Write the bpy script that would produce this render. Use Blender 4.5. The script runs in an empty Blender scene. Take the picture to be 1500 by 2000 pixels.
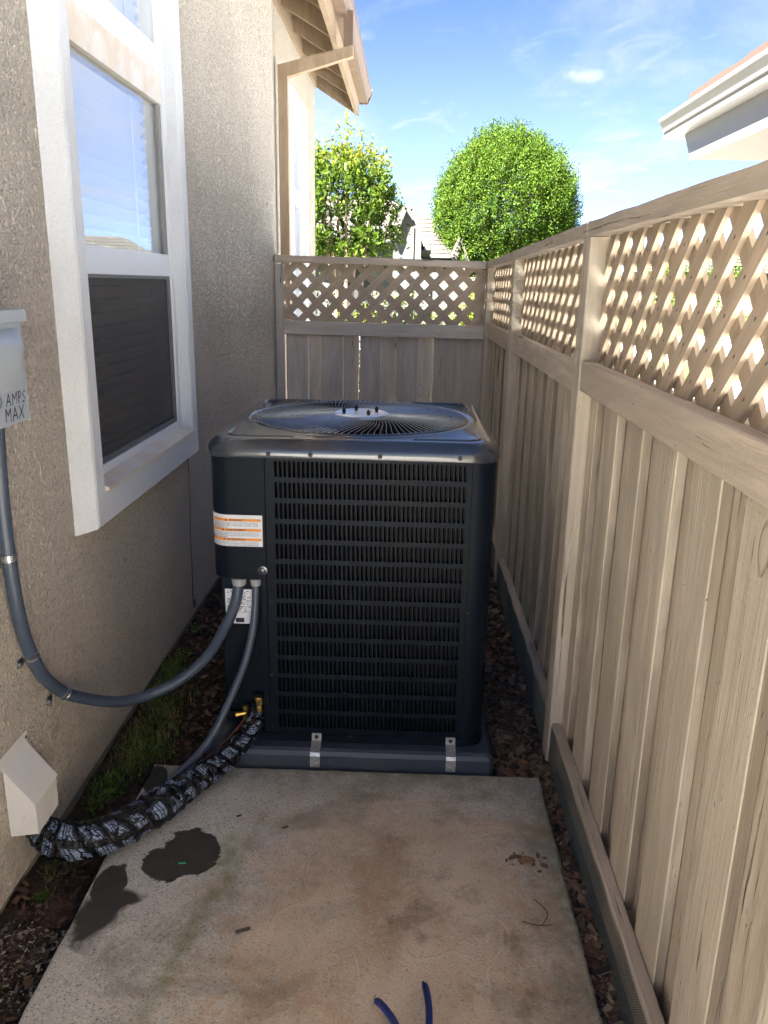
import bpy, math, random
import numpy as np
from mathutils import Vector, Matrix
random.seed(7); rng = np.random.default_rng(11)
PI = math.pi
S = bpy.context.scene
C = S.collection

# ------------------------------------------------------------------ camera, sky, sun, exposure
EYE = 1.6
fwd = np.array([50., -445., 1560.]); fwd /= np.linalg.norm(fwd)
dn = np.array([-105., 1560 * 1560 / 445., 1560.]); dn -= dn.dot(fwd) * fwd; dn /= np.linalg.norm(dn)
up = -dn; rt = np.cross(dn, fwd)
if rt[0] < 0: rt = -rt
cd = bpy.data.cameras.new('camera'); cam = bpy.data.objects.new('camera', cd); C.objects.link(cam)
cam.matrix_world = Matrix(((rt[0], -rt[1], -rt[2], 0), (fwd[0], -fwd[1], -fwd[2], 0), (up[0], -up[1], -up[2], EYE), (0, 0, 0, 1)))
cd.sensor_fit = 'VERTICAL'; cd.sensor_height = 24; cd.lens = 24 * 1560 / 2000; cd.clip_end = 3000; cd.clip_start = 0.02
S.camera = cam
S.render.resolution_x = 768; S.render.resolution_y = 1024
SUN_EL = math.radians(50); SUN_DIR = Vector((-0.71, -0.70, 0)).normalized() * math.cos(SUN_EL) + Vector((0, 0, math.sin(SUN_EL)))
sl = bpy.data.lights.new('sun', 'SUN'); sl.energy = 5.0; sl.angle = math.radians(0.5); sl.color = (1, .975, .94)
so = bpy.data.objects.new('sun', sl); C.objects.link(so); so.rotation_euler = SUN_DIR.to_track_quat('Z', 'Y').to_euler(); so.location = (0, 0, 30)
W = bpy.data.worlds.new('World'); S.world = W; W.use_nodes = True
wn = W.node_tree.nodes; wl = W.node_tree.links; wn.clear()
sky = wn.new('ShaderNodeTexSky'); sky.sky_type = 'NISHITA'; sky.sun_disc = False; sky.sun_elevation = SUN_EL
sky.sun_rotation = math.atan2(SUN_DIR.x, SUN_DIR.y); sky.air_density = 0.28; sky.dust_density = 0.05; sky.ozone_density = 3.2; sky.altitude = 3600
wbg = wn.new('ShaderNodeBackground'); wbg.inputs[1].default_value = 0.05
wo = wn.new('ShaderNodeOutputWorld')
S.view_settings.view_transform = 'Standard'; S.view_settings.look = 'None'; S.view_settings.exposure = 4.0; S.view_settings.gamma = 1
S.view_settings.use_curve_mapping = False
S.render.engine = 'CYCLES'
S.cycles.max_bounces = 9; S.cycles.diffuse_bounces = 6; S.cycles.transparent_max_bounces = 16

# ------------------------------------------------------------------ node helper
class NT:
    def __init__(s, tree): s.t = tree; s.n = tree.nodes; s.l = tree.links
    def new(s, ty, **kw):
        o = s.n.new(ty)
        for k, v in kw.items(): setattr(o, k, v)
        return o
    def put(s, sock, v):
        if v is None: return
        if isinstance(v, bpy.types.NodeSocket): s.l.new(v, sock)
        else:
            if isinstance(v, (tuple, list)) and len(v) == 3 and sock.type == 'RGBA': v = (*v, 1)
            sock.default_value = v
    def math(s, op, a, b=None, c=None, clamp=False):
        o = s.new('ShaderNodeMath', operation=op, use_clamp=clamp); s.put(o.inputs[0], a); s.put(o.inputs[1], b); s.put(o.inputs[2], c); return o.outputs[0]
    def vmath(s, op, a, b=None):
        o = s.new('ShaderNodeVectorMath', operation=op); s.put(o.inputs[0], a); s.put(o.inputs[1], b)
        return o.outputs['Value'] if op in ('LENGTH', 'DISTANCE', 'DOT_PRODUCT') else o.outputs[0]
    def coord(s, kind='Object'): return s.new('ShaderNodeTexCoord').outputs[kind]
    def map(s, v, scale=(1, 1, 1), loc=(0, 0, 0), rot=(0, 0, 0)):
        o = s.new('ShaderNodeMapping'); s.put(o.inputs[0], v); s.put(o.inputs[1], loc); s.put(o.inputs[2], rot); s.put(o.inputs[3], scale); return o.outputs[0]
    def noise(s, v, scale, detail=3, rough=.5, dist=0, out='Fac'):
        o = s.new('ShaderNodeTexNoise'); s.put(o.inputs['Vector'], v); o.inputs['Scale'].default_value = scale
        o.inputs['Detail'].default_value = detail; o.inputs['Roughness'].default_value = rough; o.inputs['Distortion'].default_value = dist
        return o.outputs[out]
    def voro(s, v, scale, feature='F1', out='Distance', rnd=1.0):
        o = s.new('ShaderNodeTexVoronoi', feature=feature); s.put(o.inputs['Vector'], v); o.inputs['Scale'].default_value = scale
        o.inputs['Randomness'].default_value = rnd; return o.outputs[out]
    def ramp(s, f, a, b, smooth=True):
        o = s.new('ShaderNodeMapRange'); o.interpolation_type = 'SMOOTHSTEP' if smooth else 'LINEAR'
        s.put(o.inputs[0], f); o.inputs[1].default_value = a; o.inputs[2].default_value = b; return o.outputs[0]
    def mix(s, f, a, b, mode='MIX'):
        o = s.new('ShaderNodeMix', data_type='RGBA', blend_type=mode); s.put(o.inputs[0], f); s.put(o.inputs[6], a); s.put(o.inputs[7], b); return o.outputs[2]
    def bump(s, h, strength, dist, nrm=None):
        o = s.new('ShaderNodeBump'); s.put(o.inputs['Height'], h); o.inputs['Strength'].default_value = strength; o.inputs['Distance'].default_value = dist
        s.put(o.inputs['Normal'], nrm); return o.outputs[0]

def mat(name, fn):
    m = bpy.data.materials.new(name); m.use_nodes = True; t = NT(m.node_tree); t.n.clear()
    o = t.new('ShaderNodeOutputMaterial'); r = fn(t); t.l.new(r, o.inputs[0]); return m
def prin(t, color, rough=.6, metal=0, normal=None, spec=.5, **kw):
    p = t.new('ShaderNodeBsdfPrincipled'); t.put(p.inputs['Base Color'], color); t.put(p.inputs['Roughness'], rough); t.put(p.inputs['Metallic'], metal)
    t.put(p.inputs['Normal'], normal); t.put(p.inputs['Specular IOR Level'], spec)
    for k, v in kw.items(): t.put(p.inputs[k], v)
    return p.outputs[0]

# ------------------------------------------------------------------ sky dome clouds (world)
w = NT(W.node_tree)
d = w.coord('Generated')
def dirpx(u, v):
    q = np.array([u - 750, v - 1000, 1560.]); q /= np.linalg.norm(q); return (q.dot(rt), q.dot(fwd), q.dot(up))
sep = w.new('ShaderNodeSeparateXYZ'); w.put(sep.inputs[0], d)
zc = w.math('MAXIMUM', sep.outputs[2], .06)
flat = w.new('ShaderNodeCombineXYZ'); w.put(flat.inputs[0], w.math('DIVIDE', sep.outputs[0], zc)); w.put(flat.inputs[1], w.math('DIVIDE', sep.outputs[1], zc))
cn = w.noise(w.map(flat.outputs[0], scale=(.55, .20, 1), loc=(3.1, .4, 0), rot=(0, 0, .25)), 1.0, 7, .62, .5)
cn2 = w.noise(w.map(flat.outputs[0], scale=(1.0, .5, 1), loc=(8, 2, 0), rot=(0, 0, -.5)), 2.2, 6, .6, .8)
veil = w.math('MULTIPLY', w.ramp(cn, .47, .72), .50)
wisp = w.math('MULTIPLY', w.ramp(cn2, .54, .78), .35)
haze = w.math('MULTIPLY', w.ramp(sep.outputs[2], .34, .0), .38)
cl = w.math('ADD', veil, w.math('ADD', wisp, haze), clamp=True)
c1 = Vector((0.2586, 0.8555, 0.4486)); c1.normalize()
dv = w.vmath('SUBTRACT', d, tuple(dirpx(1145, 148)))
dl = w.vmath('LENGTH', w.map(dv, scale=(34, 34, 110)))
puff = w.math('MULTIPLY', w.ramp(w.math('ADD', dl, w.math('MULTIPLY', w.noise(d, 60, 5, .65), 1.4)), 2.0, .7), .75)
cl = w.math('MAXIMUM', cl, puff)
skyc = w.mix(cl, sky.outputs[0], (1.55, 1.62, 1.72))
w.put(wbg.inputs[0], skyc); wl.new(wbg.outputs[0], wo.inputs[0])

# ------------------------------------------------------------------ materials
def wood(name, base, dark=.62, rough=.75, specks=1.0, grain=1.0, saw=.5, dark_edge=0.):
    def f(t):
        c = t.coord(); r = t.new('ShaderNodeObjectInfo').outputs['Random']
        off = t.new('ShaderNodeCombineXYZ'); t.put(off.inputs[0], t.math('MULTIPLY', r, 37.)); t.put(off.inputs[1], t.math('MULTIPLY', r, 91.)); t.put(off.inputs[2], t.math('MULTIPLY', r, 53.))
        v = t.vmath('ADD', c, off.outputs[0])
        g = t.noise(t.map(v, scale=(1, 1, .035)), 95, 4, .6, .6)
        g2 = t.noise(t.map(v, scale=(1, 1, .12)), 14, 5, .65, 1.2)
        sw = t.noise(t.map(v, scale=(.04, .04, 1)), 210, 2, .5)
        cr = t.noise(t.map(v, scale=(1, 1, .03)), 60, 6, .7, 1.0)
        kn = t.voro(t.map(v, scale=(1, 1, .45)), 3.2)
        big = t.noise(v, 3.0, 4, .6)
        col = t.mix(t.ramp(g2, .35, .75), tuple(x * .74 for x in base), tuple(min(1, x * 1.08) for x in base))
        col = t.mix(t.math('MULTIPLY', t.ramp(r, 0, 1, False), .55), col, tuple(x * dark for x in base))
        col = t.mix(t.math('MULTIPLY', t.ramp(big, .52, .75), .35), col, (base[0] * .68, base[1] * .69, base[2] * .62))
        crack = t.math('MULTIPLY', t.ramp(cr, .61, .70), t.ramp(t.noise(v, 7, 2), .42, .58))
        crack = t.math('MULTIPLY', crack, .8 * specks)
        fleck = t.math('MULTIPLY', t.ramp(t.noise(t.map(v, scale=(1, 1, .3)), 150, 2, .5), .70, .76), t.ramp(t.noise(v, 9, 3), .50, .62))
        crack = t.math('MAXIMUM', crack, t.math('MULTIPLY', fleck, .6 * specks))
        knot = t.ramp(kn, .045, .03)
        ring = t.math('MULTIPLY', t.ramp(t.math('ABSOLUTE', t.math('SUBTRACT', kn, .075)), .010, .003), .45)
        dk = t.math('MAXIMUM', crack, t.math('MULTIPLY', t.math('MAXIMUM', knot, ring), .6))
        col = t.mix(dk, col, (.055, .042, .03))
        if dark_edge:   # darker brown grain mixed onto the side edges of the boards
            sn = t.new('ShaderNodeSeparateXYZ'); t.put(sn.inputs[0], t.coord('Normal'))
            e_ = t.math('MULTIPLY', t.ramp(t.math('ABSOLUTE', sn.outputs[0]), .75, .95), t.math('MULTIPLY', t.ramp(t.noise(t.map(v, scale=(1, 1, .25)), 5, 4, .6), .25, .60), dark_edge))
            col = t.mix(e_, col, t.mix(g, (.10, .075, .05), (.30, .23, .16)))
        h = t.math('ADD', t.math('MULTIPLY', g, .5 * grain), t.math('MULTIPLY', sw, .30 * saw))
        h = t.math('ADD', h, t.math('MULTIPLY', g2, .5)); h = t.math('SUBTRACT', h, t.math('MULTIPLY', dk, 1.0))
        return prin(t, col, rough, normal=t.bump(h, .9, .0045), spec=.25)
    return mat(name, f)
TAN = (.60, .515, .40)
M = {}
M['fence'] = wood('painted_fence_wood', TAN)
M['fence_board'] = wood('fence_board_wood', TAN, dark_edge=.85, specks=1.3)
M['fence_cap'] = wood('weathered_cap_wood', (.60, .50, .39), specks=1.5, saw=.9)
M['fence_back'] = wood('back_fence_wood', (.68, .60, .51), specks=1.5, saw=.3)
M['lattice'] = wood('lattice_wood', (.58, .46, .33), specks=.7, grain=.6, saw=.3)
M['kick'] = wood('kickboard_wood', (.60, .50, .39), specks=1.8)
M['gapblock'] = wood('dark_gap_blocker', (.10, .08, .06))
M['eave'] = wood('eave_wood', (.40, .30, .20), specks=.15, grain=.3, saw=0)
M['eave_dark'] = wood('gutter_brown', (.24, .165, .12), specks=0, grain=.1, saw=0, rough=.45)

def stucco(name, base, scale=1.0, strength=1.0, streak=1.0, pits=.42):
    def f(t):
        c = t.coord()
        v = t.map(c, scale=(1, 1, streak))
        n1 = t.noise(v, 92 * scale, 3, .55, 1.2)
        n2 = t.noise(v, 150 * scale, 3, .6, .4)
        worm = t.math('ABSOLUTE', t.math('SUBTRACT', t.noise(v, 34 * scale, 2, .45, 2.0), .5))
        big = t.noise(c, 1.6, 4, .55)
        drip = t.noise(t.map(c, scale=(1, 3.2, .35)), 2.2, 5, .6)
        pit = t.ramp(n1, .46, .36)
        pit = t.math('MAXIMUM', pit, t.math('MULTIPLY', t.ramp(worm, .03, .005), t.ramp(n2, .4, .6)))
        col = t.mix(t.ramp(big, .3, .7), tuple(x * .93 for x in base), tuple(x * 1.05 for x in base))
        col = t.mix(t.math('MULTIPLY', t.ramp(drip, .50, .74), .28), col, (base[0] * .72, base[1] * .71, base[2] * .68))
        col = t.mix(t.math('MULTIPLY', pit, pits), col, tuple(x * .22 for x in base))
        h = t.math('ADD', t.math('MULTIPLY', t.ramp(n1, .3, .62), .75), t.math('MULTIPLY', n2, .4))
        h = t.math('SUBTRACT', h, t.math('MULTIPLY', t.ramp(worm, .035, 0), .35))
        return prin(t, col, .92, normal=t.bump(h, 1.0 * strength, .012), spec=.15)
    return mat(name, f)
M['stucco'] = stucco('beige_stucco', (.74, .665, .565), streak=.75, pits=.34)
M['stucco_trim'] = stucco('pale_trim_stucco', (.76, .78, .80), scale=1.6, strength=.40, pits=.12)
M['stucco_far'] = mat('far_stucco', lambda t: prin(t, t.mix(t.noise(t.coord(), 2, 4), (.08, .072, .06), (.10, .09, .075)), .9))
M['cream'] = mat('cream_band', lambda t: prin(t, (.115, .10, .074), .85))
M['greywall'] = mat('grey_wall', lambda t: prin(t, t.mix(t.noise(t.coord(), 1.5, 4), (.065, .064, .062), (.085, .083, .08)), .9))

def plainm(name, col, rough=.5, metal=0, bumpy=0, scale=40, spec=.5, var=.08):
    def f(t):
        c = t.coord(); n = t.noise(c, scale, 4, .6)
        cc = t.mix(n, tuple(x * (1 - var) for x in col), tuple(min(1, x * (1 + var)) for x in col))
        rr = t.math('ADD', t.math('MULTIPLY', n, .16), rough - .08)
        return prin(t, cc, rr, metal, t.bump(n, bumpy, .002) if bumpy else None, spec)
    return mat(name, f)
M['vinyl'] = plainm('white_vinyl', (.77, .785, .80), .35, scale=9, var=.04)
def vinyl_old(t):
    c = t.coord(); n = t.noise(c, 9, 5, .6, .5)
    return prin(t, t.mix(t.ramp(n, .35, .65), (.74, .70, .62), (.68, .57, .43)), .45)
M['vinyl_old'] = mat('yellowed_vinyl', vinyl_old)
M['blind'] = plainm('blind_white', (.80, .80, .78), .5)
M['dark'] = plainm('dark_interior', (.03, .028, .026), .8)
def glass(t):
    lw = t.new('ShaderNodeLayerWeight'); lw.inputs[0].default_value = .5; c = t.coord()
    fz = t.math('MULTIPLY_ADD', t.math('POWER', lw.outputs['Facing'], 4.0), .85, .05)
    g = t.new('ShaderNodeBsdfGlossy'); g.inputs['Roughness'].default_value = .015; t.put(g.inputs['Normal'], t.bump(t.noise(c, 1.8, 2), .05, .02)); g.inputs[0].default_value = (.95, .97, 1, 1)
    tr = t.new('ShaderNodeBsdfTransparent'); tr.inputs[0].default_value = (.96, .97, .97, 1)
    m = t.new('ShaderNodeMixShader'); t.put(m.inputs[0], fz); t.l.new(tr.outputs[0], m.inputs[1]); t.l.new(g.outputs[0], m.inputs[2])
    return m.outputs[0]
M['glass'] = mat('window_glass', glass)
def screen(t):
    c = t.coord(); wv = t.noise(t.map(c, scale=(1, 1, .05)), 420, 2); wh = t.noise(t.map(c, scale=(1, .05, 1)), 420, 2)
    k = t.ramp(t.math('MULTIPLY', wv, wh), .12, .36)
    b = prin(t, t.mix(k, (.045, .042, .042), (.12, .112, .108)), .7, spec=.3)
    tr = t.new('ShaderNodeBsdfTransparent'); m = t.new('ShaderNodeMixShader'); m.inputs[0].default_value = .55
    t.l.new(tr.outputs[0], m.inputs[1]); t.l.new(b, m.inputs[2]); return m.outputs[0]
M['screen'] = mat('insect_screen', screen)

def acpaint(rough, base, spec_, coat=0.):
    def f(t):
        c = t.coord(); n = t.noise(c, 700, 2, .5); b = t.noise(c, 6, 4)
        col = t.mix(t.ramp(b, .35, .7), base, tuple(x * 1.3 for x in base))
        return prin(t, col, t.math('ADD', t.math('MULTIPLY', b, .10), rough - .05), 0, t.bump(n, .10, .0005), spec_, **{'Coat Weight': coat, 'Coat Roughness': .06})
    return f
M['ac'] = mat('charcoal_paint', acpaint(.42, (.0060, .0090, .0145), .10))
M['ac_top'] = mat('charcoal_paint_glossy', acpaint(.24, (.020, .027, .038), .5, .7))
M['ac_black'] = plainm('black_metal', (.002, .0025, .0035), .6, spec=.2)
def coil(t):
    c = t.coord(); s = t.new('ShaderNodeSeparateXYZ'); t.put(s.inputs[0], c)
    k = t.ramp(t.math('SINE', t.math('MULTIPLY', s.outputs[2], 700.)), -.2, .9)
    return prin(t, t.mix(k, (.002, .0025, .003), (.016, .014, .012)), .5, .2, spec=.2)
M['coil'] = mat('coil_fins', coil)
M['wire'] = plainm('guard_wire', (.34, .37, .41), .3, .7)
M['alu'] = plainm('aluminium', (.85, .86, .88), .38, .9)
M['blade'] = plainm('fan_blade', (.07, .085, .11), .22, .5)
def galv(t):
    c = t.coord(); v = t.voro(c, 240, out='Color'); s = t.new('ShaderNodeSeparateColor'); t.put(s.inputs[0], v)
    return prin(t, t.mix(s.outputs[0], (.42, .42, .40), (.62, .62, .60)), t.math('MULTIPLY_ADD', s.outputs[1], .2, .35), .85)
M['galv'] = mat('galvanised', galv)
M['brass'] = plainm('brass', (.50, .34, .10), .3, .95)
M['copper'] = plainm('copper', (.30, .11, .06), .35, .9)
M['pad'] = plainm('grey_plastic_pad', (.045, .055, .078), .48, bumpy=.15, scale=60)
M['conduit'] = plainm('grey_conduit', (.055, .075, .11), .38, scale=25, bumpy=.05)
M['fit'] = plainm('grey_fitting', (.33, .34, .36), .5)
M['boxgrey'] = plainm('grey_enamel', (.40, .45, .50), .4, scale=14, bumpy=.03)
M['ventpaint'] = plainm('beige_painted_metal', (.64, .63, .60), .5, scale=18, bumpy=.05)
M['black'] = plainm('black_plastic', (.008, .008, .009), .5)
M['white'] = plainm('white_label', (.72, .74, .78), .5)
M['orange'] = plainm('orange_print', (.80, .30, .03), .5)
M['ink'] = plainm('ink', (.015, .018, .05), .6)
M['blue'] = plainm('blue_grip', (.006, .02, .16), .3)
M['steel'] = plainm('steel', (.45, .46, .47), .3, 1)

def tape(t):
    u = t.coord('UV'); s = t.new('ShaderNodeSeparateXYZ'); t.put(s.inputs[0], u)
    # u.x runs round the tube (0..1), u.y is metres along it: helical wraps
    wv_ = t.math('MULTIPLY', t.math('SUBTRACT', t.noise(t.coord('Object'), 9, 2), .5), 1.3)
    hel = t.math('ADD', t.math('SUBTRACT', t.math('DIVIDE', s.outputs[1], .058), t.math('MULTIPLY', s.outputs[0], 2.)), wv_)
    wrap = t.math('FRACT', hel)
    around = t.math('ADD', t.math('MULTIPLY', s.outputs[0], .30), t.math('MULTIPLY', t.math('FLOOR', hel), .117))
    blockx = t.math('FRACT', t.math('DIVIDE', around, .062))
    inb = t.math('MULTIPLY', t.ramp(blockx, .12, .14), t.ramp(blockx, .80, .78))
    inb = t.math('MULTIPLY', inb, t.math('MULTIPLY', t.ramp(wrap, .12, .15), t.ramp(wrap, .86, .83)))
    lines = t.math('FRACT', t.math('MULTIPLY', wrap, 6.2))
    cmb = t.new('ShaderNodeCombineXYZ'); t.put(cmb.inputs[0], t.math('MULTIPLY', around, 330.)); t.put(cmb.inputs[1], t.math('MULTIPLY', t.math('FLOOR', t.math('MULTIPLY', wrap, 6.2)), 7.3))
    let = t.ramp(t.noise(cmb.outputs[0], 1.0, 1), .40, .46)
    keep = t.ramp(t.noise(t.coord('Object'), 16, 3, .6, 1.5), .41, .45); inb = t.math('MULTIPLY', inb, keep)
    ink = t.math('MULTIPLY', inb, t.math('MULTIPLY', let, t.math('MULTIPLY', t.ramp(lines, .12, .2), t.ramp(lines, .92, .82))))
    wr = t.noise(t.coord('Object'), 38, 4, .6, 2.2); edge = t.ramp(t.math('ABSOLUTE', t.math('SUBTRACT', wrap, .5)), .46, .5)
    col = t.mix(ink, (.003, .003, .004), (.22, .28, .40))
    n = t.bump(t.math('ADD', wr, t.math('MULTIPLY', edge, .5)), .8, .011)
    return prin(t, col, .20, 0, n, .5)
M['tape'] = mat('printed_black_tape', tape)

SL_ROT = .0
def concrete(t):
    c = t.coord(); s = t.new('ShaderNodeSeparateXYZ'); t.put(s.inputs[0], c); X, Y = s.outputs[0], s.outputs[1]
    fine = t.noise(c, 190, 3, .7); mid = t.noise(c, 28, 5, .65); big = t.noise(c, 3.2, 5, .6, .8)
    wob = t.noise(c, 13, 4, .6, .6); wob2 = t.noise(t.map(c, loc=(5, 5, 0)), 7, 4, .6)
    grey = t.mix(mid, (.36, .35, .32), (.58, .565, .52))
    grey = t.mix(t.math('MULTIPLY', t.ramp(fine, .57, .66), .75), grey, (.72, .69, .62))
    grey = t.mix(t.math('MULTIPLY', t.ramp(fine, .44, .34), .75), grey, (.10, .088, .07))
    brown = t.mix(t.ramp(big, .35, .65), (.40, .285, .19), (.58, .465, .355))
    brown = t.mix(t.math('MULTIPLY', t.ramp(mid, .45, .7), .4), brown, (.50, .44, .38))
    def blob(cx, cy, rx, ry, soft, wamp=.35, rot=0):
        v = t.vmath('SUBTRACT', c, (cx, cy, 0)); v = t.map(v, rot=(0, 0, rot)) if rot else v
        v = t.map(v, scale=(1 / rx, 1 / ry, 0)); dd = t.math('ADD', t.vmath('LENGTH', v), t.math('MULTIPLY', t.math('SUBTRACT', wob, .5), wamp * 2))
        return t.ramp(dd, 1 + soft, 1 - soft)
    # brown dried mud film
    mud = t.math('MULTIPLY', blob(.02, 1.52, .46, .62, .35, .8), .9)
    mud = t.math('MAXIMUM', mud, t.math('MULTIPLY', blob(.15, 2.02, .42, .05, .5, .4), .8))
    col = t.mix(mud, grey, brown)
    col = t.mix(t.math('MULTIPLY', t.ramp(fine, .58, .68), .45), col, (.70, .62, .53)); col = t.mix(t.math('MULTIPLY', t.ramp(fine, .42, .33), .55), col, (.13, .10, .075))
    # trowel / brushed streaks left in the mud
    wc = t.vmath('ADD', c, t.vmath('MULTIPLY', t.noise(c, 3.0, 2, .5, out='Color'), (.55, .55, 0)))
    sc = t.noise(t.map(wc, rot=(0, 0, .5), scale=(1, .12, 1)), 34, 3, .5, .6)
    sc2 = t.noise(t.map(wc, rot=(0, 0, -.2), scale=(.14, 1, 1)), 30, 3, .5, .8)
    scr = t.math('MULTIPLY', t.math('MAXIMUM', t.ramp(sc, .56, .62), t.ramp(sc2, .57, .63)), mud); scr = t.math('MULTIPLY', scr, t.ramp(t.noise(t.map(c, loc=(4, 1, 0)), 8, 3), .46, .60))
    col = t.mix(t.math('MULTIPLY', scr, .38), col, (.64, .55, .45))
    swp = t.noise(t.map(c, scale=(.10, 1, 1)), 90, 3, .6, .3)
    col = t.mix(t.math('MULTIPLY', t.math('MULTIPLY', blob(.02, 2.03, .36, .055, .4), t.ramp(swp, .45, .62)), .6), col, (.50, .42, .33))
    rust = t.math('MULTIPLY', t.ramp(t.noise(c, 5, 5, .6), .60, .74), mud); col = t.mix(t.math('MULTIPLY', rust, .7), col, (.40, .22, .10))
    dk2 = t.math('MULTIPLY', t.ramp(t.noise(t.map(c, loc=(9, 3, 0)), 6, 5, .65), .55, .72), mud); col = t.mix(t.math('MULTIPLY', dk2, .6), col, (.15, .105, .075))
    dirt = t.ramp(t.noise(t.map(c, loc=(2, 7, 0)), 2.6, 5, .65, .6), .50, .70); col = t.mix(t.math('MULTIPLY', dirt, .5), col, (.12, .105, .08))
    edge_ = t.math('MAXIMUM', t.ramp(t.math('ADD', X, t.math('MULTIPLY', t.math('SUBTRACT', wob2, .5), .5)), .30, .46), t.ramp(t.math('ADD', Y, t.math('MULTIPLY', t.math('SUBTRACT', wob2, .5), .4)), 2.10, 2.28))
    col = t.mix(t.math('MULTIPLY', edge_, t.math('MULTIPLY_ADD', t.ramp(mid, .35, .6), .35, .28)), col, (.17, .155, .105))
    # algae line
    al = t.math('MULTIPLY', blob(-.485, 1.62, .020, .36, .8, 1.1, .22), .5); al = t.math('MAXIMUM', al, t.math('MULTIPLY', blob(-.47, 1.87, .03, .07, .5, .4), .6))
    al = t.math('MAXIMUM', al, t.math('MULTIPLY', blob(.455, 1.6, .02, .5, .7, .7), .3))
    al = t.math('MAXIMUM', al, t.math('MULTIPLY', blob(.05, 2.29, .45, .025, .8, 1.0), .4))
    col = t.mix(t.math('MULTIPLY', al, t.ramp(mid, .3, .6)), col, (.10, .14, .04))
    wet = blob(-.578, 1.872, .085, .098, .04, .5)
    for a in ((-.622, 1.822, .072, .075, .04, .5), (-.770, 2.20, .038, .092, .06, .6, -.25), (-.752, 1.742, .045, .070, .08, .5), (-.700, 1.690, .055, .035, .25, .8), (-.748, 1.62, .060, .080, .35, .9, .2)):
        wet = t.math('MAXIMUM', wet, blob(*a))
    col = t.mix(t.math('MULTIPLY', wet, t.math('MULTIPLY_ADD', fine, .12, .86)), col, (.011, .0105, .008))
    col = t.mix(t.math('MULTIPLY', t.math('MULTIPLY', wet, t.ramp(t.voro(c, 95), .12, .06)), .5), col, (.25, .24, .2))
    spk = t.math('MULTIPLY', t.ramp(t.voro(c, 38), .09, .05), t.ramp(wob2, .42, .6)); col = t.mix(t.math('MULTIPLY', spk, .75), col, (.04, .03, .022))
    h = t.math('ADD', t.math('MULTIPLY', fine, .4), t.math('ADD', t.math('MULTIPLY', mid, .5), t.math('MULTIPLY', scr, .18)))
    h = t.math('MULTIPLY', h, t.math('SUBTRACT', 1.0, t.math('MULTIPLY', wet, .6)))
    return prin(t, col, t.math('SUBTRACT', .9, t.math('MULTIPLY', wet, t.math('MULTIPLY_ADD', mid, .30, .15))), 0, t.bump(h, 1.0, .006), .3)
M['slab'] = mat('stained_concrete', concrete)
def soil(t):
    c = t.coord(); n = t.noise(c, 14, 6, .65); f2 = t.noise(c, 130, 3, .7)
    col = t.mix(t.ramp(n, .3, .7), (.035, .024, .017), (.12, .075, .05)); col = t.mix(t.ramp(f2, .62, .75), col, (.22, .15, .10))
    return prin(t, col, .95, 0, t.bump(t.math('ADD', n, f2), 1, .02), .2)
M['soil'] = mat('soil', soil)
def lawn(t):
    c = t.coord(); n = t.noise(c, .5, 5, .6); f2 = t.noise(c, 30, 4, .7)
    return prin(t, t.mix(n, t.mix(f2, (.02, .04, .006), (.05, .085, .010)), (.08, .095, .02)), .9, 0, t.bump(f2, 1, .03))
M['lawn'] = mat('lawn', lawn)
def paving(t):
    c = t.coord(); n = t.noise(c, 1.2, 5, .6); f2 = t.noise(c, 60, 3, .7)
    return prin(t, t.mix(n, (.58, .57, .54), t.mix(f2, (.62, .61, .58), (.70, .69, .66))), .9, 0, t.bump(f2, .4, .004))
M['paving'] = mat('pale_concrete', paving)
M['asphalt'] = mat('asphalt', lambda t: prin(t, t.mix(t.noise(t.coord(), 40, 4), (.14, .135, .13), (.22, .21, .20)), .9))

def tinted(name, ramp_cols, rough=.7, transl=0.0, bump=0):
    """colour picked per piece from the mesh attribute 'tint' (0..1)"""
    def f(t):
        a = t.new('ShaderNodeAttribute'); a.attribute_name = 'tint'
        r = t.new('ShaderNodeValToRGB'); t.put(r.inputs[0], a.outputs['Fac']); e = r.color_ramp.elements
        n = len(ramp_cols)
        e[0].position = 0; e[0].color = (*ramp_cols[0], 1); e[1].position = 1; e[1].color = (*ramp_cols[-1], 1)
        for i, cc in enumerate(ramp_cols[1:-1]):
            q = e.new((i + 1) / (n - 1)); q.color = (*cc, 1)
        nrm = t.bump(t.noise(t.coord(), 120, 4, .7), .8, .003) if bump else None
        p = prin(t, r.outputs[0], rough, 0, nrm, .12 if transl else .35)
        if not transl: return p
        tr = t.new('ShaderNodeBsdfTranslucent'); t.put(tr.inputs[0], t.mix(.12, r.outputs[0], (.32, .42, .01), 'ADD'))
        m = t.new('ShaderNodeMixShader'); m.inputs[0].default_value = transl; t.l.new(p, m.inputs[1]); t.l.new(tr.outputs[0], m.inputs[2]); return m.outputs[0]
    return mat(name, f)
M['bark_chip'] = tinted('bark_chips', [(.03, .022, .018), (.075, .045, .03), (.14, .078, .048), (.24, .14, .085), (.09, .065, .05), (.30, .22, .15)], .85, 0, 1)
M['myrtle_leaf'] = tinted('myrtle_leaf', [(.012, .030, .004), (.03, .060, .006), (.065, .105, .010), (.13, .16, .014), (.16, .12, .03)], .6, .35)
M['tree_leaf'] = tinted('round_tree_leaf', [(.010, .026, .004), (.028, .060, .007), (.062, .110, .010), (.125, .17, .014)], .6, .3)
M['shrub_leaf'] = tinted('shrub_leaf', [(.012, .03, .003), (.04, .07, .006), (.12, .14, .010), (.20, .18, .015)], .6, .3)
M['weed'] = tinted('weed_leaf', [(.04, .085, .015), (.10, .18, .03), (.22, .27, .06), (.36, .32, .14)], .6, .2)
M['conifer'] = tinted('conifer_leaf', [(.01, .02, .012), (.02, .035, .025), (.05, .07, .055)], .6, .1)
M['flower'] = plainm('flower_red', (.42, .08, .04), .6)
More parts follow.
